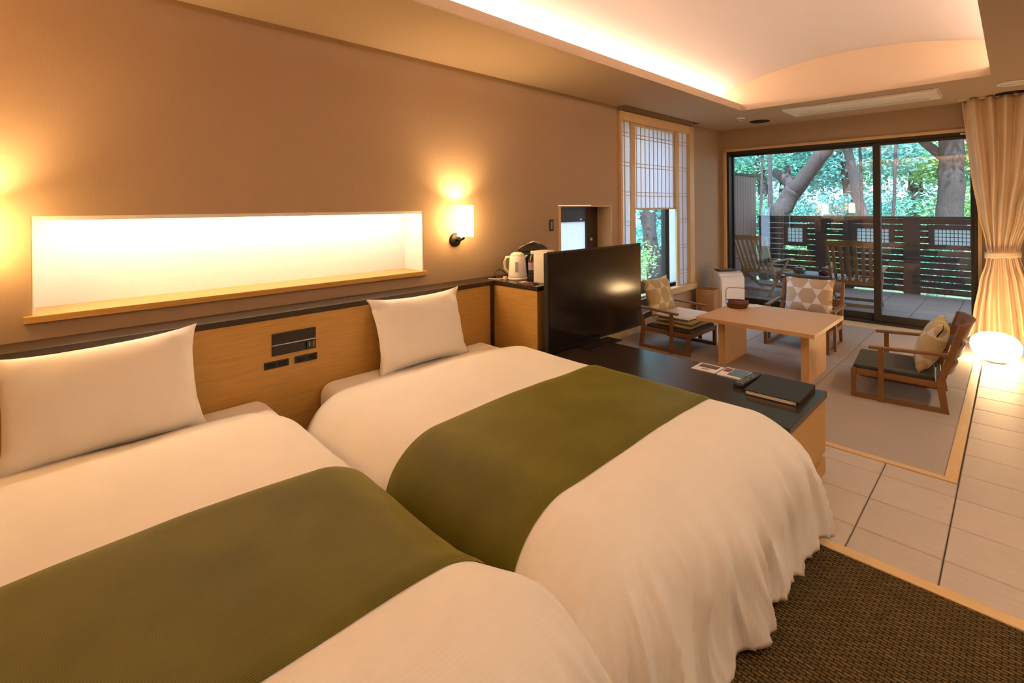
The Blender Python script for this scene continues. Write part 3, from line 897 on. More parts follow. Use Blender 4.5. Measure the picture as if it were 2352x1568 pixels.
# ------------------------------------------------------------------ things on the side cabinet
Z = 0.851
t = thing('electric_kettle', 'cream white electric kettle on the side cabinet', 'kettle', (0.268, 2.615, Z), math.radians(40))
MB().lathe([(0.0, 0), (0.074, 0), (0.076, 0.012), (0.070, 0.016), (0.0, 0.016)], 28).build('base', M_WHITE, t)
MB().lathe([(0.0, 0.016), (0.070, 0.016), (0.072, 0.03), (0.066, 0.10), (0.059, 0.165), (0.056, 0.178), (0.0, 0.178)], 28).build('body', M_WHITE, t)
MB().lathe([(0.056, 0.178), (0.050, 0.192), (0.030, 0.203), (0.0, 0.206)], 28).build('lid', M_WHITE, t)
MB().prism([(0.050, 0.150), (0.078, 0.178), (0.074, 0.184), (0.050, 0.180)], -0.014, 0.014).build('spout', M_WHITE, t, 0.003)
MB().tube([(-0.050, 0, 0.168), (-0.085, 0, 0.165), (-0.100, 0, 0.13), (-0.097, 0, 0.08), (-0.070, 0, 0.05)], [0.010, 0.011, 0.011, 0.010, 0.009], 8).build('handle', M_CREAM, t)
MB().box(-0.012, 0.012, -0.069, -0.064, 0.055, 0.135).build('water_gauge', M_GREY, t, 0.002)
t = thing('coffee_machine', 'black capsule coffee machine behind the kettle', 'coffee machine', (0.262, 2.780, Z), math.radians(28))
t.scale = (1.15, 1.15, 1.2)
MB().box(-0.065, 0.045, -0.055, 0.055, 0.02, 0.165).build('body', M_BLACK, t, 0.012, 3)
pts = [(-0.085, 0.165)] + [(-0.085 + 0.185 * k / 8, 0.165 + 0.058 * math.sin(math.pi * (0.12 + 0.76 * k / 8))) for k in range(9)] + [(0.10, 0.160)]
MB().prism(pts, -0.052, 0.052).build('head', M_BLACK, t, 0.006)
MB().box(0.045, 0.095, -0.045, 0.045, 0.0, 0.022).build('drip_tray', M_BLACK, t, 0.003)
MB().box(-0.075, 0.045, -0.055, 0.055, 0.0, 0.022).build('foot', M_BLACK, t, 0.003)
MB().tube([(0.082, 0, 0.172), (0.082, 0, 0.140)], 0.010, 10).build('nozzle', M_STEEL, t)
MB().tube([(-0.02, -0.056, 0.215), (0.03, -0.058, 0.235), (0.075, -0.056, 0.222)], 0.006, 8).build('lever', M_STEEL, t)
t = thing('water_bottle', 'clear plastic water bottle with white cap and purple label on the side cabinet', 'bottle', (0.405, 2.640, Z))
t.scale = (1.1, 1.1, 1.12)
MB().lathe([(0.0, 0.0), (0.028, 0.002), (0.031, 0.012), (0.029, 0.05), (0.031, 0.055), (0.031, 0.125), (0.026, 0.145), (0.014, 0.168), (0.012, 0.178), (0.0, 0.178)], 20).build('bottle_body', M_BOTTLE, t)
MB().lathe([(0.0315, 0.072), (0.0315, 0.120)], 20).build('label_band', plain('purple_label', (0.30, 0.22, 0.34), 0.4, noise_amt=0.5, nscale=60), t)
MB().lathe([(0.0, 0.176), (0.0145, 0.176), (0.0145, 0.196), (0.0, 0.197)], 16).build('cap', M_WHITE, t)
t = thing('tissue_carton', 'plain tall white carton half hidden behind the television edge', 'box', (0.520, 2.640, Z), math.radians(12))
t.scale = (1, 1, 1.12)
MB().box(-0.055, 0.055, -0.06, 0.06, 0, 0.205).build('carton', M_PAPER, t, 0.003)
MB().box(-0.040, 0.040, -0.012, 0.012, 0.205, 0.207).build('opening', M_CREAM, t)
t = thing('power_cord', 'black power cord looping to a white plug lead on the dark ledge', 'cord', (0.13, 2.50, Z))
MB().tube([(0.0, 0, 0.002), (0.0, 0.0, 0.035), (0.01, 0.012, 0.062), (0.03, 0.03, 0.072), (0.055, 0.05, 0.055), (0.08, 0.07, 0.02), (0.11, 0.09, 0.006)], 0.0035, 6).build('black_lead', M_BLACK, t)
MB().box(-0.012, 0.012, -0.012, 0.012, 0, 0.022).build('socket_cover', M_BLACK, t, 0.003)
MB().tube([(-0.02, -0.045, 0.004), (0.02, -0.04, 0.004), (0.06, -0.01, 0.004), (0.09, 0.03, 0.008)], 0.004, 6).build('white_lead', M_WHITE, t)
MB().box(0.078, 0.104, 0.015, 0.040, 0.0, 0.024).build('plug', M_CREAM, t, 0.004)
t = thing('coffee_sachet_tray', 'small dark tray of coffee sachets at the cabinet edge before the bottle', 'tray', (0.490, 2.500, Z), math.radians(6))
MB().box(-0.075, 0.075, -0.035, 0.035, 0.0, 0.006).build('tray', M_LACQ, t, 0.002)
for k, c in enumerate(((0.60, 0.50, 0.42), (0.35, 0.06, 0.05), (0.07, 0.045, 0.03))):
    MB().box(-0.06 + k * 0.042, -0.022 + k * 0.042, -0.028, 0.028, 0.006, 0.011).build('sachet', plain('sachet_%d' % k, c, 0.4), t, 0.001)

# ------------------------------------------------------------------ things on the low board
t = thing('leaflet', 'cream leaflet with brown picture lying left on the black board', 'leaflet', (1.632, 2.855, BTOP), 0.0, 'leaflets on the low board')
MB().box(-0.070, 0.070, -0.068, 0.068, 0, 0.005).build('card', M_PAPER, t, 0.001)
MB().box(-0.055, 0.055, -0.010, 0.052, 0.005, 0.0056).build('printed_picture', plain('brown_print', (0.16, 0.07, 0.045), 0.5, noise_amt=0.6, nscale=40), t)
MB().box(-0.020, 0.020, -0.042, -0.026, 0.005, 0.0056).build('printed_caption', plain('caption_print', (0.22, 0.13, 0.11), 0.5), t)
t = thing('leaflet', 'pale leaflet with blue landscape picture next to the remote control', 'leaflet', (1.790, 2.860, BTOP), 0.0, 'leaflets on the low board')
MB().box(-0.075, 0.070, -0.078, 0.078, 0, 0.008).build('card', M_PAPER, t, 0.001)
MB().box(-0.025, 0.062, -0.060, 0.070, 0.008, 0.0086).build('printed_picture', plain('blue_print', (0.12, 0.22, 0.30), 0.4, noise_amt=0.7, nscale=26), t)
MB().box(-0.068, -0.030, -0.010, 0.060, 0.008, 0.0086).build('printed_photo', plain('plum_print', (0.20, 0.07, 0.07), 0.4, noise_amt=0.7, nscale=40), t)
t = thing('remote_control', 'black remote control with pale buttons beside the binder', 'remote', (1.888, 2.790, BTOP + 0.0), math.radians(-3))
MB().box(-0.026, 0.026, -0.130, 0.130, 0.0, 0.022).build('handset', M_BLACK, t, 0.006, 3)
bmsh = MB().box(-0.005, 0.005, -0.005, 0.005, 0, 0.003).mesh('button', M_GREY, 0.001)
for r in range(8):
    for c in (-1, 0, 1):
        if r == 4 and c: continue
        part('button', bmsh, t, (c * 0.014, -0.105 + r * 0.026, 0.0215))
t = thing('binder', 'black leather guest information binder at the end of the low board', 'binder', (2.058, 2.758, BTOP), math.radians(2))
MB().box(-0.125, 0.125, -0.158, 0.158, 0.0, 0.004).build('back_cover', M_LEATHER, t, 0.001)
MB().box(-0.118, 0.112, -0.154, 0.150, 0.004, 0.020).build('pages', M_CREAM, t)
MB().box(-0.125, 0.125, -0.158, 0.158, 0.020, 0.025).build('front_cover', M_LEATHER, t, 0.002)
MB().box(0.119, 0.125, -0.158, 0.158, 0.004, 0.020).build('spine', M_LEATHER, t)
MB().tube([(0.100, -0.156, 0.009), (0.112, -0.158, 0.012), (0.110, -0.156, 0.018)], 0.0025, 6).build('ring', M_STEEL, t)

# ------------------------------------------------------------------ dining table
T0 = thing('low_table', 'low cypress table with two slab legs in the middle of the tatami', 'table', (1.4375, 4.51, 0))
hw, hd = 0.4475, 0.437
for k in range(3):
    a = -hd + k * 2 * hd / 3
    MB().box(-hw, hw, a + 0.0004, a + 2 * hd / 3 - 0.0004, 0.408, 0.440).build('top_board', M_TABLE, T0, 0.0016)
for s in (-1, 1):
    MB().box(s * 0.325 - 0.030, s * 0.325 + 0.030, -0.215, 0.275, 0.0, 0.408).build('leg', M_TABLEZ, T0, 0.002)
MB().box(-0.295, 0.295, 0.005, 0.045, 0.34, 0.408).build('stretcher', M_TABLE, T0)
TT = 0.440
t = thing('handled_basket', 'red-brown lacquered oval basket with thin arched handle on the table', 'basket', (1.100, 4.68, TT), math.radians(20))
MB().lathe([(0.0, 0.0), (0.072, 0.0), (0.082, 0.012), (0.086, 0.068), (0.080, 0.068), (0.076, 0.014), (0.0, 0.008)], 28, sx=1.1, sy=0.85).build('bowl', M_LACQ, t)
MB().lathe([(0.0845, 0.036), (0.089, 0.041), (0.0845, 0.046)], 28, sx=1.1, sy=0.85).build('band', M_LACQ, t)
MB().lathe([(0.0, 0.052), (0.076, 0.052), (0.070, 0.060), (0.0, 0.062)], 24, sx=1.1, sy=0.85).build('lid', M_LACQ, t)
hp = [(-0.094, 0, 0.03), (-0.096, 0, 0.15), (-0.088, 0, 0.175), (-0.065, 0, 0.185), (0.065, 0, 0.185), (0.088, 0, 0.175), (0.096, 0, 0.15), (0.094, 0, 0.03)]
MB().tube(hp, 0.0032, 6).build('handle', M_LACQ, t)
o = MB().box(-0.06, 0.06, -0.085, 0.085, 0, 0.004).build('menu_card', M_PAPER, None, 0.001)
o.location = (1.185, 4.85, TT); o.rotation_euler = (0, 0, math.radians(-30))
tag(o, 'white menu card lying on the table behind the handled basket', 'card')

# ------------------------------------------------------------------ low armchairs
def make_chair():
    t = thing('low_armchair', '', 'chair', (0, 0, 0), 0, 'low tatami armchairs around the table')
    w = 0.285
    for s in (-1, 1):
        y = s * (w - 0.015)
        MB().box(-0.262, 0.272, y - 0.015, y + 0.015, 0.0, 0.032).build('runner', M_CHAIR, t, 0.003)
        MB().box(0.240, 0.272, y - 0.016, y + 0.016, 0.032, 0.205).build('front_leg', M_CHAIR, t, 0.003)
        m = MB().prism([(-0.265, 0.0), (-0.225, 0.0), (-0.198, 0.20), (-0.318, 0.605), (-0.352, 0.597), (-0.240, 0.20)], y - 0.014, y + 0.014)
        m.build('rear_post', M_CHAIR, t, 0.003)
        yo = s * (w + 0.006)
        MB().box(0.080, 0.112, yo - 0.012, yo + 0.012, 0.0, 0.372).build('arm_post', M_CHAIR, t, 0.003)
        MB().bar((0.165, yo, 0.378), (-0.262, yo, 0.398), 0.040, 0.020).build('armrest', M_CHAIR, t, 0.005)
        MB().box(-0.215, 0.240, y - 0.012, y + 0.012, 0.165, 0.205).build('seat_rail', M_CHAIR, t, 0.003)
    MB().box(0.244, 0.268, -w + 0.03, w - 0.03, 0.160, 0.205).build('front_rail', M_CHAIR, t, 0.003)
    MB().box(-0.225, -0.20, -w + 0.03, w - 0.03, 0.160, 0.205).build('rear_rail', M_CHAIR, t, 0.003)
    MB().box(-0.195, 0.262, -w + 0.032, w - 0.032, 0.188, 0.228).build('seat', M_SEAT, t, 0.012, 3)
    # curved backrest boards between the rear posts
    def curve(u, v, z0, z1, dx):
        z = z0 + (z1 - z0) * v; y = -w + 0.03 + (2 * w - 0.06) * u
        bow = 0.055 * (1 - (2 * u - 1) ** 2)
        return (-0.222 - (z - 0.20) * 0.298 - bow + dx, y, z)
    for (z0, z1, nm) in ((0.50, 0.605, 'crest_rail'), (0.36, 0.43, 'back_slat'), (0.25, 0.30, 'back_slat')):
        m = MB()
        m.grid(lambda u, v: curve(u, v, z0, z1, 0.008), 14, 1).grid(lambda u, v: curve(u, v, z0, z1, -0.010), 14, 1)
        for vv in (0, 1): m.grid(lambda u, v: curve(u, vv, z0, z1, 0.008 - 0.018 * v), 14, 1)
        for uu in (0, 1): m.grid(lambda u, v: curve(uu, u, z0, z1, 0.008 - 0.018 * v), 1, 1)
        m.build(nm, M_CHAIR, t)
    return t
ch = make_chair()
SPOTS = [((2.318, 4.555, 0), math.radians(180 + 5), 'low walnut armchair by the glowing floor globe, charcoal seat showing'),
         ((0.555, 4.575, 0), math.radians(-1), 'low walnut armchair beside the television with flat cushions stacked on it'),
         ((1.43, 5.50, 0), math.radians(-90), 'low walnut armchair behind the table with its back to the window')]
CH = []
for k, (loc, rz, lab) in enumerate(SPOTS):
    c = ch if k == 0 else copy_tree(ch)
    c.location = loc; c.rotation_euler = (0, 0, rz); c['label'] = lab; CH.append(c)
def on_chair(k, p):
    loc, rz, _ = SPOTS[k]
    return Matrix.Translation(loc) @ Matrix.Rotation(rz, 4, 'Z') @ Matrix.Translation(p)
cm = pillow_mesh('cushion', 0.44, 0.37, 0.13, M_CUSH, 0.05, 0.05, 0.006, 2.0, 22)
cmo = pillow_mesh('cushion', 0.44, 0.37, 0.14, M_CUSHO, 0.05, 0.05, 0.006, 3.0, 22)
G = 'hexagon print cushions on the low armchairs'
def back_cushion(k, me, lab, tilt=16, dz=0.415, dx=-0.195, roll=0.0):
    M = on_chair(k, (dx, 0, dz)) @ Matrix.Rotation(math.pi / 2, 4, 'Z') @ Matrix.Rotation(-math.radians(tilt), 4, 'X') @ Matrix.Rotation(roll, 4, 'Y')
    place('cushion', me, lab, 'cushion', M, G)
back_cushion(0, cmo, 'ochre hexagon print cushion leaning back in the armchair by the floor globe', 22, 0.405, -0.175)
back_cushion(1, cmo, 'ochre hexagon print cushion in the armchair beside the television', 16, 0.475, -0.195)
back_cushion(2, cm, 'pink-beige hexagon print cushion in the armchair behind the table', 12, 0.455, -0.19)
def flat_cushion(name, label, z, h, mat, sx, sy, dx, rz):
    m = MB()
    def f(u, v, top):
        a, b = 2 * u - 1, 2 * v - 1
        k = (max(0, 1 - abs(a) ** 6) * max(0, 1 - abs(b) ** 6)) ** 0.4
        return (a * sx / 2, b * sy / 2, h / 2 + (1 if top else -1) * (h / 2 * k + 0.002) + (0.004 * noise.noise(Vector((a * 2, b * 2, z * 30))) if top else 0))
    m.grid(lambda u, v: f(u, v, True), 20, 20).grid(lambda u, v: f(u, v, False), 20, 20)
    o = m.build(name, mat)
    o.matrix_world = on_chair(1, (dx, 0, z)) @ Matrix.Rotation(rz, 4, 'Z')
    return tag(o, label, 'cushion', 'flat cushions stacked on one armchair')
flat_cushion('flat_cushion', 'ochre flat cushion, lowest of the stack on the armchair beside the television', 0.229, 0.038, M_KNIT, 0.40, 0.48, 0.06, 0.0)
flat_cushion('flat_cushion', 'beige flat cushion, middle of the stack on the armchair beside the television', 0.270, 0.036, M_KNIT, 0.39, 0.47, 0.065, math.radians(2))
flat_cushion('flat_cushion', 'pale flat cushion on top of the stack on the armchair beside the television', 0.309, 0.032, M_BLANKET, 0.38, 0.46, 0.06, math.radians(-2))

# ------------------------------------------------------------------ bin and air purifier in the corner
t = thing('waste_bin', 'square orange-brown wooden waste bin in the corner by the window', 'bin', (0.185, 6.12, 0), math.radians(3))
m = MB()
m.box(-0.115, 0.115, -0.115, -0.103, 0, 0.335).box(-0.115, 0.115, 0.103, 0.115, 0, 0.335)
m.box(-0.115, -0.103, -0.103, 0.103, 0, 0.335).box(0.103, 0.115, -0.103, 0.103, 0, 0.335)
m.build('sides', M_BINW, t, 0.002)
MB().box(-0.103, 0.103, -0.103, 0.103, 0, 0.01).build('bottom', M_BINW, t)
MB().box(-0.100, 0.100, -0.100, 0.100, 0.27, 0.275).build('liner', M_BLACK, t)
t = thing('air_purifier', 'white air purifier with dark top vent behind the wooden bin', 'air purifier', (0.30, 6.42, 0), math.radians(-32))
MB().prism([(-0.105, 0.0), (0.105, 0.0), (0.115, 0.10), (0.112, 0.48), (0.06, 0.535), (-0.105, 0.555)], -0.175, 0.175).build('body', M_CREAM, t, 0.012, 3)
MB().prism([(0.108, 0.04), (0.126, 0.05), (0.124, 0.46), (0.080, 0.520), (0.070, 0.515), (0.108, 0.47)], -0.165, 0.165).build('front_panel', M_WHITE, t, 0.004)
MB().box(-0.09, 0.03, -0.13, 0.13, 0.546, 0.562).build('vent', M_BLACK, t, 0.003)
for k in range(5): MB().box(-0.08, 0.02, -0.11 + k * 0.05, -0.09 + k * 0.05, 0.562, 0.566).build('vent_slat', M_GREY, t)

# ------------------------------------------------------------------ glowing floor globe
t = thing('floor_globe_lamp', 'glowing round paper floor lamp in front of the curtain', 'lamp', (2.79, 6.02, 0))
MB().lathe([(0.0, 0.0), (0.07, 0.0), (0.07, 0.014), (0.0, 0.014)], 24).build('base', M_BLACK, t)
pr = []
for k in range(15):
    a = -math.pi / 2 + math.pi * k / 14
    r = 0.168 * max(0.0, math.cos(a)) ** 0.85
    z = 0.138 + 0.126 * math.sin(a) - (0.016 * math.exp(-(r / 0.06) ** 2) if a > 1 else 0)
    pr.append((max(r, 0.001), z))
MB().lathe(pr, 36).build('shade', M_GLOBE, t)

# ------------------------------------------------------------------ curtain with tie-back
t = thing('curtain', 'beige full-height curtain gathered by a tie-back beside the terrace window', 'curtain', (2.82, 6.74, 0))
def cur_edges(z):
    ks = [(0.0, -0.235, 0.30), (0.30, -0.205, 0.26), (0.62, -0.16, 0.20), (0.80, -0.115, 0.14), (0.90, -0.100, 0.118), (1.0, -0.112, 0.135),
          (1.3, -0.165, 0.24), (1.7, -0.215, 0.36), (2.1, -0.25, 0.44), (2.44, -0.275, 0.50)]
    for (za, la, ra), (zb, lb, rb) in zip(ks, ks[1:]):
        if z <= zb:
            k = sstep(0, 1, (z - za) / (zb - za)) * 0.4 + 0.6 * (z - za) / (zb - za)
            return la + (lb - la) * k, ra + (rb - ra) * k
    return ks[-1][1], ks[-1][2]
def cur(u, v):
    z = 0.012 + 2.425 * v
    l, r = cur_edges(z)
    wob = 0.10 * noise.noise(Vector((u * 3, z * 0.6, 4))) / 9
    x = l + (r - l) * u + wob
    tight = (r - l) / 0.77
    A = 0.020 + 0.036 * tight
    if 0.78 < z < 1.02: A *= 0.55
    y = A * math.sin(2 * math.pi * 6.5 * u + 2.6 * noise.noise(Vector((u * 4, z * 0.8, 2)))) + 0.006 * math.sin(2 * math.pi * 17 * u + z * 2)
    y += 0.010 * noise.noise(Vector((u * 8, z * 2.2, 7)))
    y -= 0.05 * (1 - (2 * u - 1) ** 2)
    return (x, y, z)
o = MB().grid(cur, 190, 70).build('cloth', M_CURT, t)
sm = o.modifiers.new('thickness', 'SOLIDIFY'); sm.thickness = 0.003
def band(u, v):
    a = 2 * math.pi * u
    return (0.010 + 0.128 * math.cos(a), -0.022 + 0.088 * math.sin(a), 0.865 + 0.06 * v + 0.012 * math.cos(a) + 0.003 * math.sin(7 * a))
o = MB().grid(band, 48, 3).build('tie_back', M_CURT, t)
sm = o.modifiers.new('thickness', 'SOLIDIFY'); sm.thickness = 0.006
MB().box(-0.30, 0.55, -0.02, 0.02, 2.438, 2.449).build('rail', M_CREAM, t)

# ------------------------------------------------------------------ ceiling fittings
t = thing('ceiling_air_conditioner', 'long white air conditioner panel set in the ceiling before the window', 'air conditioner', (1.785, 6.085, ZC))
MB().prism([(-0.655, 0.0), (0.655, 0.0), (0.635, -0.034), (-0.635, -0.034)], -0.225, 0.225).build('casing', M_WHITE, t, 0.006)
MB().box(-0.40, 0.40, -0.060, -0.050, -0.037, -0.034).build('slot', M_GREY, t)
MB().box(-0.56, 0.56, 0.07, 0.19, -0.040, -0.034).build('louvre', M_CREAM, t, 0.002)
MB().box(-0.56, 0.56, -0.19, -0.07, -0.040, -0.034).build('grille', M_WHITE, t, 0.002)
for s in (-1, 1): MB().lathe([(0.0, -0.004), (0.008, -0.004), (0.008, 0.0), (0, 0)], 10, (s * 0.41, -0.055, -0.034)).build('latch', M_GREY, t)
def disc(name, label, cat, x, y, r, mat, h=0.012, inner=None, grp=None):
    t = thing(name, label, cat, (x, y, ZC), 0, grp)
    MB().lathe([(r * 0.72, 0.0), (r, -0.001), (r * 0.985, -h), (r * 0.72, -h * 0.8)], 32).build('ring', mat, t)
    MB().lathe([(0, -h * 0.45), (r * 0.74, -h * 0.45), (r * 0.74, 0), (0, 0)], 28).build('lens', inner or mat, t)
t = thing('smoke_detector', 'small white smoke detector on the ceiling near the recess corner', 'detector', (0.63, 6.06, ZC))
MB().lathe([(0.0, -0.034), (0.022, -0.034), (0.028, -0.020), (0.046, -0.016), (0.050, 0.0), (0, 0)], 24).build('housing', M_WHITE, t)
MB().lathe([(0.0305, -0.030), (0.034, -0.026), (0.0305, -0.022)], 24).build('sensor_ring', M_GREY, t)
disc('downlight', 'dark round unlit downlight near the corner above the shoji window', 'downlight', 0.69, 6.50, 0.115, M_BLACKM, 0.008, M_BLACK, 'dark round ceiling downlights')
disc('downlight', 'dark round unlit downlight above the curtain', 'downlight', 2.90, 6.68, 0.115, M_BLACKM, 0.008, M_BLACK, 'dark round ceiling downlights')
for k, y in enumerate((0.45, 2.35, 4.4)):  # out-of-view fittings, added to brighten the bed foot and the tiles
    t = thing('downlight', ['lit recessed downlight over the walkway level with the nearer bed', 'lit recessed downlight over the walkway level with the far bed',
              'lit recessed downlight over the walkway level with the table'][k], 'downlight', (3.75, y, ZC), 0, 'lit walkway downlights')
    MB().lathe([(0.052, -0.002), (0.070, -0.002), (0.070, -0.010), (0.052, -0.010)], 28).build('ring', M_WHITE, t)
    MB().lathe([(0.001, -0.003), (0.052, -0.003), (0.052, -0.006), (0.001, -0.006)], 24).build('lens', M_FILL, t)
disc('ceiling_speaker', 'white round ceiling cover above the curtain', 'ceiling cover', 2.92, 6.12, 0.12, M_WHITE, 0.012)

# ------------------------------------------------------------------ terrace
te = MB().box(-0.60, 4.4, YF + 0.25, 9.78, -0.16, -0.013).build('terrace_floor', M_GROUT)
struct(te, 'terrace floor of grey-brown tiles outside the window', 'floor')
dt = tile_mesh('tile', 0.394, 0.394, 0.012, M_DECK)
for i in range(12):
    for j in range(7):
        x = -0.20 + i * 0.40; y = YF + 0.25 + 0.2 + j * 0.40
        if y + 0.2 < 9.80: part('tile', dt, te, (x, y, -0.013))
MB().box(-0.8, 4.7, YF + 0.25, 9.25, 2.64, 2.76).build('eave', M_PLANK, wf)  # unseen overhang, added to keep daylight off the terrace floor
FY = 9.70
fe = thing('slatted_fence', 'dark terrace fence of horizontal boards with small lattice windows', 'fence', (0, FY, 0))
MB().box(-0.45, 4.3, -0.045, 0.045, 1.165, 1.20).build('top_rail', M_FENCE, fe, 0.004)
for x0, x1 in ((-0.42, -0.28), (0.50, 0.66), (0.91, 1.05), (1.70, 1.90), (2.72, 2.86), (3.8, 3.95)):
    MB().box(x0, x1, -0.04, 0.03, 0.0, 1.165).build('post', M_FENCE, fe, 0.003)
LAT = ((0.06, 0.30, 0.735, 0.985, 4, 4), (1.10, 1.52, 0.775, 1.000, 7, 4), (2.07, 2.51, 0.775, 1.005, 10, 4))
for (xa, xb, za, zb, nx, nz) in LAT:
    l = bpy.data.objects.new('lattice_window', None); COL.objects.link(l); l.parent = fe
    m = MB()
    m.box(xa - 0.07, xa, -0.03, 0.02, za - 0.07, zb + 0.07).box(xb, xb + 0.07, -0.03, 0.02, za - 0.07, zb + 0.07)
    m.box(xa, xb, -0.03, 0.02, za - 0.07, za).box(xa, xb, -0.03, 0.02, zb, zb + 0.07)
    m.build('frame', M_FENCE, l, 0.003)
    MB().box(xa, xb, 0.0, 0.006, za, zb).build('paper', M_FROST, l)
    vb = MB().box(-0.004, 0.004, -0.012, 0.0, za, zb).mesh('vertical_bar', M_FENCE)
    for k in range(1, nx): part('vertical_bar', vb, l, (xa + (xb - xa) * k / nx, 0, 0))
    hb2 = MB().box(xa, xb, -0.012, 0.0, -0.004, 0.004).mesh('horizontal_bar', M_FENCE)
    for k in range(1, nz): part('horizontal_bar', hb2, l, (0, 0, za + (zb - za) * k / nz))
PITCH = 0.0955
def slat_run(x0, x1, z): 
    part('slat', MB().box(x0, x1, -0.018, 0.0, 0.0, PITCH - 0.013).mesh('slat', M_FENCE, 0.002), fe, (0, 0, z))
for k in range(12):
    z = 0.03 + k * PITCH
    for (x0, x1) in ((-0.28, 0.50), (0.66, 0.91), (1.05, 1.70), (1.90, 2.72), (2.86, 3.8)):
        cuts = [(a - 0.07, b + 0.07) for (a, b, za, zb, _, _) in LAT if z + PITCH > za - 0.07 and z < zb + 0.07 and b > x0 and a < x1]
        if cuts:
            a, b = cuts[0]
            if a - x0 > 0.02: slat_run(x0, a, z)
            if x1 - b > 0.02: slat_run(b, x1, z)
        else: slat_run(x0, x1, z)
pw = thing('privacy_wall', 'tall purple-brown vertical plank wall at the left end of the terrace', 'wall panel', (-0.47, 0, 0))
k = 0; y = YF + 0.26
pl = MB().box(-0.012, 0.012, 0.002, 0.116, 0.0, 1.92).mesh('plank', M_PLANK, 0.003)
while y + 0.118 < FY + 0.02:
    part('plank', pl, pw, (0, y, 0)); y += 0.122
MB().box(-0.022, -0.012, YF + 0.26, FY, 0, 1.90).build('backing', M_FENCE, pw)
MB().box(-0.04, 0.035, YF + 0.255, FY + 0.02, 1.92, 1.965).build('coping', M_ALU, pw, 0.004)

# ------------------------------------------------------------------ terrace chairs (folding steamer chairs seen from behind)
def make_deck_chair():
    t = thing('terrace_chair', '', 'chair', (0, 0, 0), 0, 'wooden folding chairs on the terrace')
    # faces +y; backrest leans towards -y
    def bp(z): return -0.10 - (z - 0.33) * 0.42
    for s in (-1, 1):
        MB().bar((s * 0.245, bp(0.22), 0.22), (s * 0.265, bp(0.86), 0.86), 0.030, 0.032, (0, 1, 0)).build('back_stile', M_TEAK, t, 0.003)
        MB().bar((s * 0.285, -0.30, 0.0), (s * 0.285, 0.22, 0.52), 0.024, 0.040).build('rear_leg', M_TEAK, t, 0.003)
        MB().bar((s * 0.262, 0.46, 0.0), (s * 0.262, -0.16, 0.36), 0.024, 0.040).build('front_leg', M_TEAK, t, 0.003)
        MB().bar((s * 0.295, -0.24, 0.535), (s * 0.295, 0.34, 0.545), 0.060, 0.022).build('armrest', M_TEAK, t, 0.006)
        MB().bar((s * 0.245, -0.12, 0.315), (s * 0.245, 0.42, 0.335), 0.026, 0.045).build('seat_rail', M_TEAK, t, 0.003)
    def crest(u, v, dz, dy):
        a = 2 * u - 1; z = 0.835 + 0.02 * (1 - a * a) + dz
        return (a * 0.285, bp(z) - 0.022 * (1 - a * a) + dy, z + (0.012 * abs(a) ** 4))
    m = MB()
    for dy in (-0.013, 0.013): m.grid(lambda u, v: crest(u, v, 0.075 * v, dy), 16, 1)
    for dz in (0.0, 0.075): m.grid(lambda u, v: crest(u, 0, dz, -0.013 + 0.026 * v), 16, 1)
    for uu in (0, 1): m.grid(lambda u, v: crest(uu, 0, 0.075 * u, -0.013 + 0.026 * v), 1, 1)
    m.build('crest_rail', M_TEAK, t)
    MB().bar((-0.245, bp(0.36), 0.36), (0.245, bp(0.36), 0.36), 0.024, 0.060).build('lower_back_rail', M_TEAK, t, 0.003)
    for k in range(6):
        x = -0.195 + k * 0.078
        MB().bar((x * 0.97, bp(0.38), 0.38), (x * 1.05, bp(0.85) - 0.012, 0.85), 0.036, 0.014, (0, 1, 0)).build('back_slat', M_TEAK, t, 0.002)
    for k in range(9):
        x = -0.20 + k * 0.05
        MB().bar((x, -0.11, 0.342), (x, 0.43, 0.362), 0.028, 0.014).build('seat_slat', M_TEAK, t, 0.002)
    MB().bar((-0.262, 0.42, 0.33), (0.262, 0.42, 0.33), 0.024, 0.050).build('front_rail', M_TEAK, t, 0.003)
    MB().bar((-0.285, -0.22, 0.08), (0.285, -0.22, 0.08), 0.022, 0.045).build('rear_stretcher', M_TEAK, t, 0.003)
    MB().bar((-0.262, 0.36, 0.07), (0.262, 0.36, 0.07), 0.022, 0.040).build('front_stretcher', M_TEAK, t, 0.003)
    return t
dc = make_deck_chair()
DS = [((1.42, 7.82, 0), math.radians(4), 'wooden folding terrace chair close behind the armchair at the table'),
      ((0.10, 8.28, 0), math.radians(-14), 'wooden folding terrace chair beside the plank wall')]
for k, (loc, rz, lab) in enumerate(DS):
    c = dc if k == 0 else copy_tree(dc)
    c.location = loc; c.rotation_euler = (0, 0, rz); c['label'] = lab
t = thing('terrace_table', 'low grey wooden terrace table between the two folding chairs', 'table', (0.82, 8.30, 0), math.radians(-6))
gtop = wood('weathered_teak', (0.22, 0.21, 0.21), (0.34, 0.33, 0.33), 'X', 0.6, 20)
for k in range(5): MB().box(-0.34, 0.34, -0.25 + k * 0.10, -0.155 + k * 0.10, 0.345, 0.368).build('top_slat', gtop, t, 0.002)
for sx in (-1, 1):
    for sy in (-1, 1): MB().box(sx * 0.30 - 0.02, sx * 0.30 + 0.02, sy * 0.21 - 0.02, sy * 0.21 + 0.02, 0, 0.345).build('leg', M_TEAK, t, 0.002)
for sy in (-1, 1): MB().box(-0.28, 0.28, sy * 0.21 - 0.012, sy * 0.21 + 0.012, 0.28, 0.345).build('apron', M_TEAK, t)
t = thing('lidded_pot', 'round brown lidded pot on the terrace table', 'pot', (0.66, 8.18, 0.368))
pm_ = plain('glazed_brown', (0.13, 0.09, 0.055), 0.25)
MB().lathe([(0.0, 0), (0.055, 0), (0.085, 0.03), (0.090, 0.055), (0.075, 0.085), (0.045, 0.098), (0.0, 0.100)], 24).build('body', pm_, t)
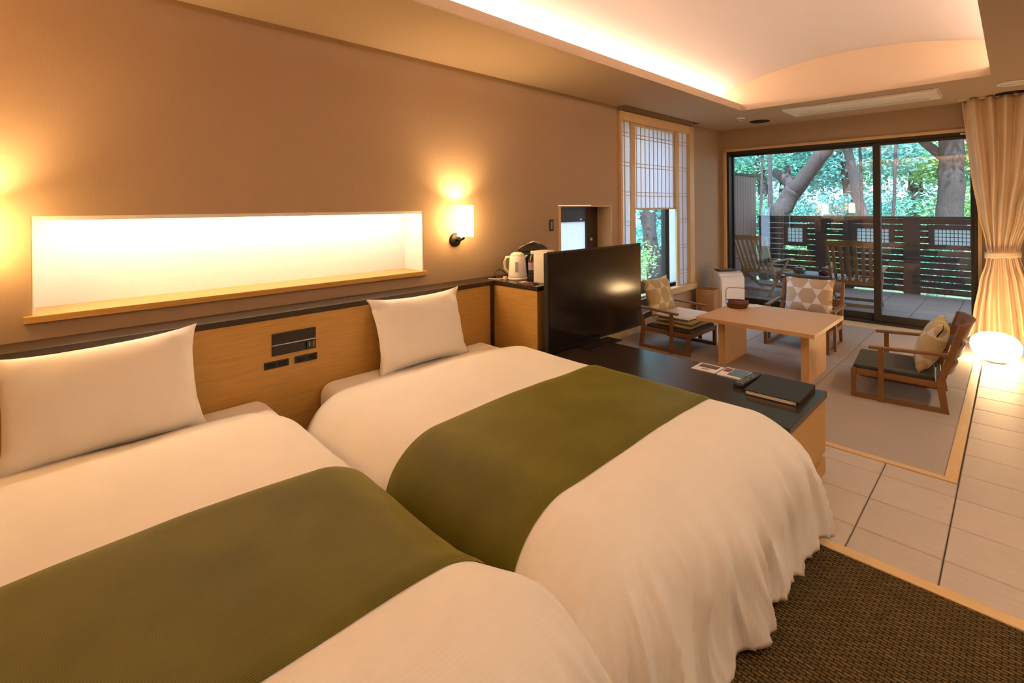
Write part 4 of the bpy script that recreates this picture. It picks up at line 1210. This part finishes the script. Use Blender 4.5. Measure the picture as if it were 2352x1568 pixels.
MB().lathe([(0.0, 0.098), (0.012, 0.098), (0.010, 0.112), (0.018, 0.120), (0.010, 0.130), (0, 0.131)], 14).build('knob', pm_, t)
t = thing('red_ashtray', 'small dark red ashtray on the terrace table', 'ashtray', (0.98, 8.16, 0.368))
rm = plain('dark_red_glaze', (0.16, 0.012, 0.018), 0.25)
MB().lathe([(0.0, 0), (0.062, 0), (0.070, 0.05), (0.082, 0.055), (0.080, 0.060), (0.060, 0.056), (0.052, 0.015), (0.0, 0.012)], 24).build('bowl', rm, t)
for k in range(3):
    a = k * 2.1
    MB().bar((0.05 * math.cos(a), 0.05 * math.sin(a), 0.058), (0.09 * math.cos(a), 0.09 * math.sin(a), 0.061), 0.018, 0.008).build('rest', rm, t, 0.001)

# ------------------------------------------------------------------ garden
gd = MB().box(-30, 30, 9.80, 45, -0.7, -0.35).build('garden_ground', M_SOIL)
struct(gd, 'planted garden ground beyond the terrace fence', 'ground')
gd2 = MB().box(-30, -0.60, -8, 9.80, -0.7, -0.36).build('garden_ground', M_SOIL)
struct(gd2, 'planted garden ground beside the house, outside the shoji window', 'ground')
def leaves(rng, blobs, size, n):
    m = MB(); v = []; f = []
    tot = sum(b[3] * b[4] * b[5] for b in blobs)
    for (cx, cy, cz, rx, ry, rz) in blobs:
        for _ in range(max(20, int(n * rx * ry * rz / tot))):
            while True:
                p = Vector((rng.uniform(-1, 1), rng.uniform(-1, 1), rng.uniform(-1, 1)))
                if 0.05 < p.length < 1: break
            p = p * (0.45 + 0.55 * rng.random())
            c = Vector((cx + p.x * rx, cy + p.y * ry, cz + p.z * rz))
            d = Vector((rng.gauss(0, 1), rng.gauss(0, 1), rng.gauss(-0.2, 0.6))).normalized()
            e = d.cross(Vector((rng.gauss(0, 1), rng.gauss(0, 1), rng.gauss(0, 1)))).normalized()
            nrm = d.cross(e)
            s = size * rng.uniform(0.6, 1.3); w = s * 0.36
            o = len(v)
            v += [tuple(c - d * s * 0.5), tuple(c + e * w * 0.5 + nrm * w * 0.15), tuple(c + d * s * 0.5), tuple(c - e * w * 0.5 + nrm * w * 0.15)]
            f += [(o, o + 1, o + 2, o + 3)]
    me = bpy.data.meshes.new('foliage'); me.from_pydata(v, [], f)
    return me
def tree(name, label, loc, limbs, blobs, lm, bm_, size, n, seed, grp='garden trees beyond the glass', nring=9):
    rng = random.Random(seed)
    t = thing(name, label, 'tree', loc, 0, grp)
    for k, (pts, rs) in enumerate(limbs):
        q = [Vector(p) for p in pts]; out = []; ro = []
        for i in range(len(q) - 1):
            for s in range(4):
                a = s / 4; p = q[i].lerp(q[i + 1], a)
                j = Vector((noise.noise(p * 1.7 + Vector((seed, 0, 0))), noise.noise(p * 1.7 + Vector((0, seed, 0))), 0)) * rs[i] * 0.35
                out.append(p + j); ro.append((rs[i] * (1 - a) + rs[i + 1] * a) * (1 + 0.10 * noise.noise(p * 4)))
        out.append(q[-1]); ro.append(rs[-1])
        MB().tube(out, ro, nring).build('trunk' if k == 0 else 'branch', bm_, t)
    me = leaves(rng, blobs, size, n); me.materials.append(lm)
    o = bpy.data.objects.new('foliage', me); COL.objects.link(o); o.parent = t; o['kind'] = 'stuff'
    return t
# forked tree right behind the fence (coordinates relative to its foot)
tree('forked_tree', 'thick forked grey tree leaning over the fence by the left glass pane', (-1.55, 13.0, -0.36),
     [([(0.1, 0, 0), (0.40, 0, 1.30), (0.62, 0, 1.85), (0.80, 0, 2.15)], [0.33, 0.235, 0.20, 0.215]),
      ([(0.78, 0, 2.08), (1.05, -0.1, 2.45), (1.45, -0.2, 2.90), (1.95, -0.3, 3.50), (2.6, -0.5, 4.6)], [0.19, 0.175, 0.16, 0.13, 0.08]),
      ([(0.80, 0, 2.08), (0.62, 0.03, 2.36), (0.30, 0.1, 2.58)], [0.17, 0.14, 0.10]),
      ([(0.60, 0.05, 2.38), (0.65, 0.05, 2.62), (0.63, 0.05, 2.72)], [0.07, 0.06, 0.05])],
     [(0.2, 0.4, 3.7, 2.2, 1.4, 1.0), (2.6, -0.3, 4.7, 1.8, 1.5, 1.0), (-1.4, 0.5, 3.4, 1.4, 1.3, 1.0), (0.9, 1.2, 3.2, 1.2, 0.8, 0.6)],
     M_LEAFB, M_BARK1, 0.15, 9000, 3)
tree('slender_tree', 'slender pale leaning trunk seen just left of the window mullion', (0.55, 14.0, -0.36),
     [([(0, 0, 0), (-0.11, 0, 1.43), (-0.28, 0, 2.16), (-0.45, 0, 3.10), (-0.75, 0, 5.0)], [0.13, 0.115, 0.105, 0.095, 0.06])],
     [(-0.6, 0, 4.9, 1.5, 1.3, 0.9), (0.3, 0.6, 3.7, 0.9, 0.9, 0.5)], M_LEAFA, M_BARK3, 0.13, 4200, 5)
tree('stout_tree', 'stout brown tree trunk behind the right glass pane near the curtain', (1.95, 13.5, -0.36),
     [([(0, 0, 0), (0.02, 0, 1.4), (0.05, 0, 2.4), (0.08, 0, 3.6), (0.1, 0, 5.5)], [0.29, 0.235, 0.22, 0.20, 0.15]),
      ([(0.04, 0, 2.6), (-0.5, 0.2, 3.2), (-1.2, 0.4, 3.7)], [0.10, 0.08, 0.04])],
     [(0.0, -0.5, 4.6, 2.0, 1.2, 0.9), (-1.5, 0.3, 3.6, 1.0, 0.9, 0.7), (1.4, 0, 3.4, 0.8, 0.9, 0.8)], M_LEAFA, M_BARK2, 0.14, 7000, 8)
for k, (x, y, lean_) in enumerate(((-1.03, 12.0, 0.02), (-0.93, 12.1, -0.03), (-1.35, 12.4, 0.03), (0.62, 12.9, -0.02), (1.15, 12.6, 0.03))):
    tree('bamboo_stem', ['thin bamboo stem just right of the plank wall', 'second thin bamboo stem right of the plank wall, its neighbour leaning apart',
                         'thin bamboo stem half hidden behind the plank wall', 'thin bamboo stem between forked tree and slender trunk',
                         'thin bamboo stem just right of the window mullion'][k], (x, y, -0.36),
         [([(0, 0, 0), (lean_, 0, 1.5), (lean_ * 3, 0, 3.2), (lean_ * 6, 0.1, 4.6)], [0.035, 0.032, 0.028, 0.015])],
         [(lean_ * 5, 0, 4.1, 0.5, 0.5, 0.7)], M_LEAFC, M_BARK1, 0.12, 260, 20 + k, 'bamboo behind the fence', 6)
BK = [(-6.0, 16.5, 'dense blue-green tree far left behind the plank wall', M_LEAFB), (-3.2, 18.0, 'leafy tree filling the gap left of the forked trunk', M_LEAFA),
      (-0.6, 17.5, 'bushy blue-green tree behind the fork of the thick trunk', M_LEAFB), (2.2, 18.5, 'bushy yellow-green tree behind the window mullion', M_LEAFC),
      (4.6, 17.0, 'bushy green tree behind the stout trunk', M_LEAFA), (7.2, 17.5, 'broad green tree behind the curtain edge', M_LEAFC)]
for k, (x, y, lab, lm) in enumerate(BK):
    tree('background_tree', lab, (x, y, -0.36),
         [([(0, 0, 0), (0.1, 0, 1.8), (-0.1, 0, 4.0), (0, 0, 6.0)], [0.22, 0.18, 0.14, 0.06])],
         [(0, 0, 5.2, 2.0, 1.6, 1.5), (-0.8, 0.2, 3.0, 1.4, 1.2, 0.9), (1.0, -0.2, 3.3, 1.3, 1.2, 0.9), (0.2, -0.4, 1.6, 1.7, 0.9, 0.7), (-0.6, -0.6, 0.6, 1.6, 0.9, 0.6)],
         lm, M_BARK2, 0.16, 16000, 40 + k)
for k, (x, y, w, lab) in enumerate(((-1.9, 11.2, 1.0, 'low shrub behind the fence below the forked tree'), (0.1, 11.3, 0.9, 'low shrub behind the fence left of the mullion'),
                                    (1.7, 11.2, 0.9, 'low shrub behind the fence right of the mullion'), (3.4, 11.4, 1.0, 'low shrub behind the fence end near the curtain'))):
    tree('shrub', lab, (x, y, -0.36), [([(0, 0, 0), (0.05, 0, 0.5), (0.02, 0, 0.9)], [0.03, 0.025, 0.012])],
         [(0, 0, 0.55, w, 0.6, 0.55), (0.3, 0, 1.1, w * 0.6, 0.5, 0.4)], M_LEAFC if k % 2 else M_LEAFA, M_BARK2, 0.10, 1500, 60 + k, 'shrubs behind the fence', 6)
FB = [(-9.0, 23.5, 'distant dark tree crown far left beyond the garden', M_LEAFA), (-4.5, 24.5, 'distant tree crown behind the leafy tree left of the fork', M_LEAFB),
      (0.2, 24.0, 'distant tree crown behind the slender pale trunk', M_LEAFA), (5.2, 24.5, 'distant tree crown seen through the right pane', M_LEAFB),
      (10.0, 24.0, 'distant tree crown toward the curtain side', M_LEAFA)]
for k, (x, y, lab, lm) in enumerate(FB):
    tree('distant_tree', lab, (x, y, -0.36), [([(0, 0, 0), (0.1, 0, 3), (0, 0, 7.5)], [0.3, 0.22, 0.08])],
         [(0, 0, 6.2, 3.0, 2.0, 2.2), (-1.2, 0, 3.4, 2.2, 1.5, 1.5), (1.4, 0, 3.2, 2.2, 1.5, 1.5), (0, 0, 1.3, 2.8, 1.4, 1.3)], lm, M_BARK2, 0.25, 13000, 90 + k)
# garden seen through the side window
tree('garden_tree', 'straight grey trunk seen through the clear lower part of the side window', (-3.0, 10.45, -0.36),
     [([(0, 0, 0), (0.0, -0.22, 0.9), (0.0, -0.42, 1.75), (0, -0.6, 3.6)], [0.20, 0.165, 0.15, 0.11])],
     [(0, -0.6, 3.9, 1.6, 1.6, 0.9), (0.4, -1.3, 1.9, 0.7, 0.6, 0.45), (-0.6, 0.9, 1.2, 0.7, 0.7, 0.7)], M_LEAFB, M_BARK1, 0.12, 2600, 71, 'trees outside the side window')
tree('garden_tree', 'loose leafy tree beyond the trunk outside the side window', (-5.6, 14.8, -0.36),
     [([(0, 0, 0), (0.1, 0, 1.5), (0.3, 0, 3.5)], [0.10, 0.08, 0.04]), ([(0.05, 0, 0.9), (0.5, 0, 1.6), (0.7, 0, 2.4)], [0.05, 0.04, 0.02])],
     [(0, 0, 2.6, 2.0, 2.0, 1.2), (0.4, -0.5, 0.7, 1.6, 1.2, 0.5)], M_LEAFA, M_BARK2, 0.16, 2400, 72, 'trees outside the side window')
tree('shrub', 'sparse shrub low outside the side window', (-2.4, 8.6, -0.36), [([(0, 0, 0), (0.05, 0, 0.5), (0.0, 0.1, 1.0)], [0.02, 0.018, 0.01])],
     [(0, 0, 0.7, 0.6, 0.6, 0.5)], M_LEAFC, M_BARK2, 0.10, 500, 73, 'shrubs outside the side window', 6)
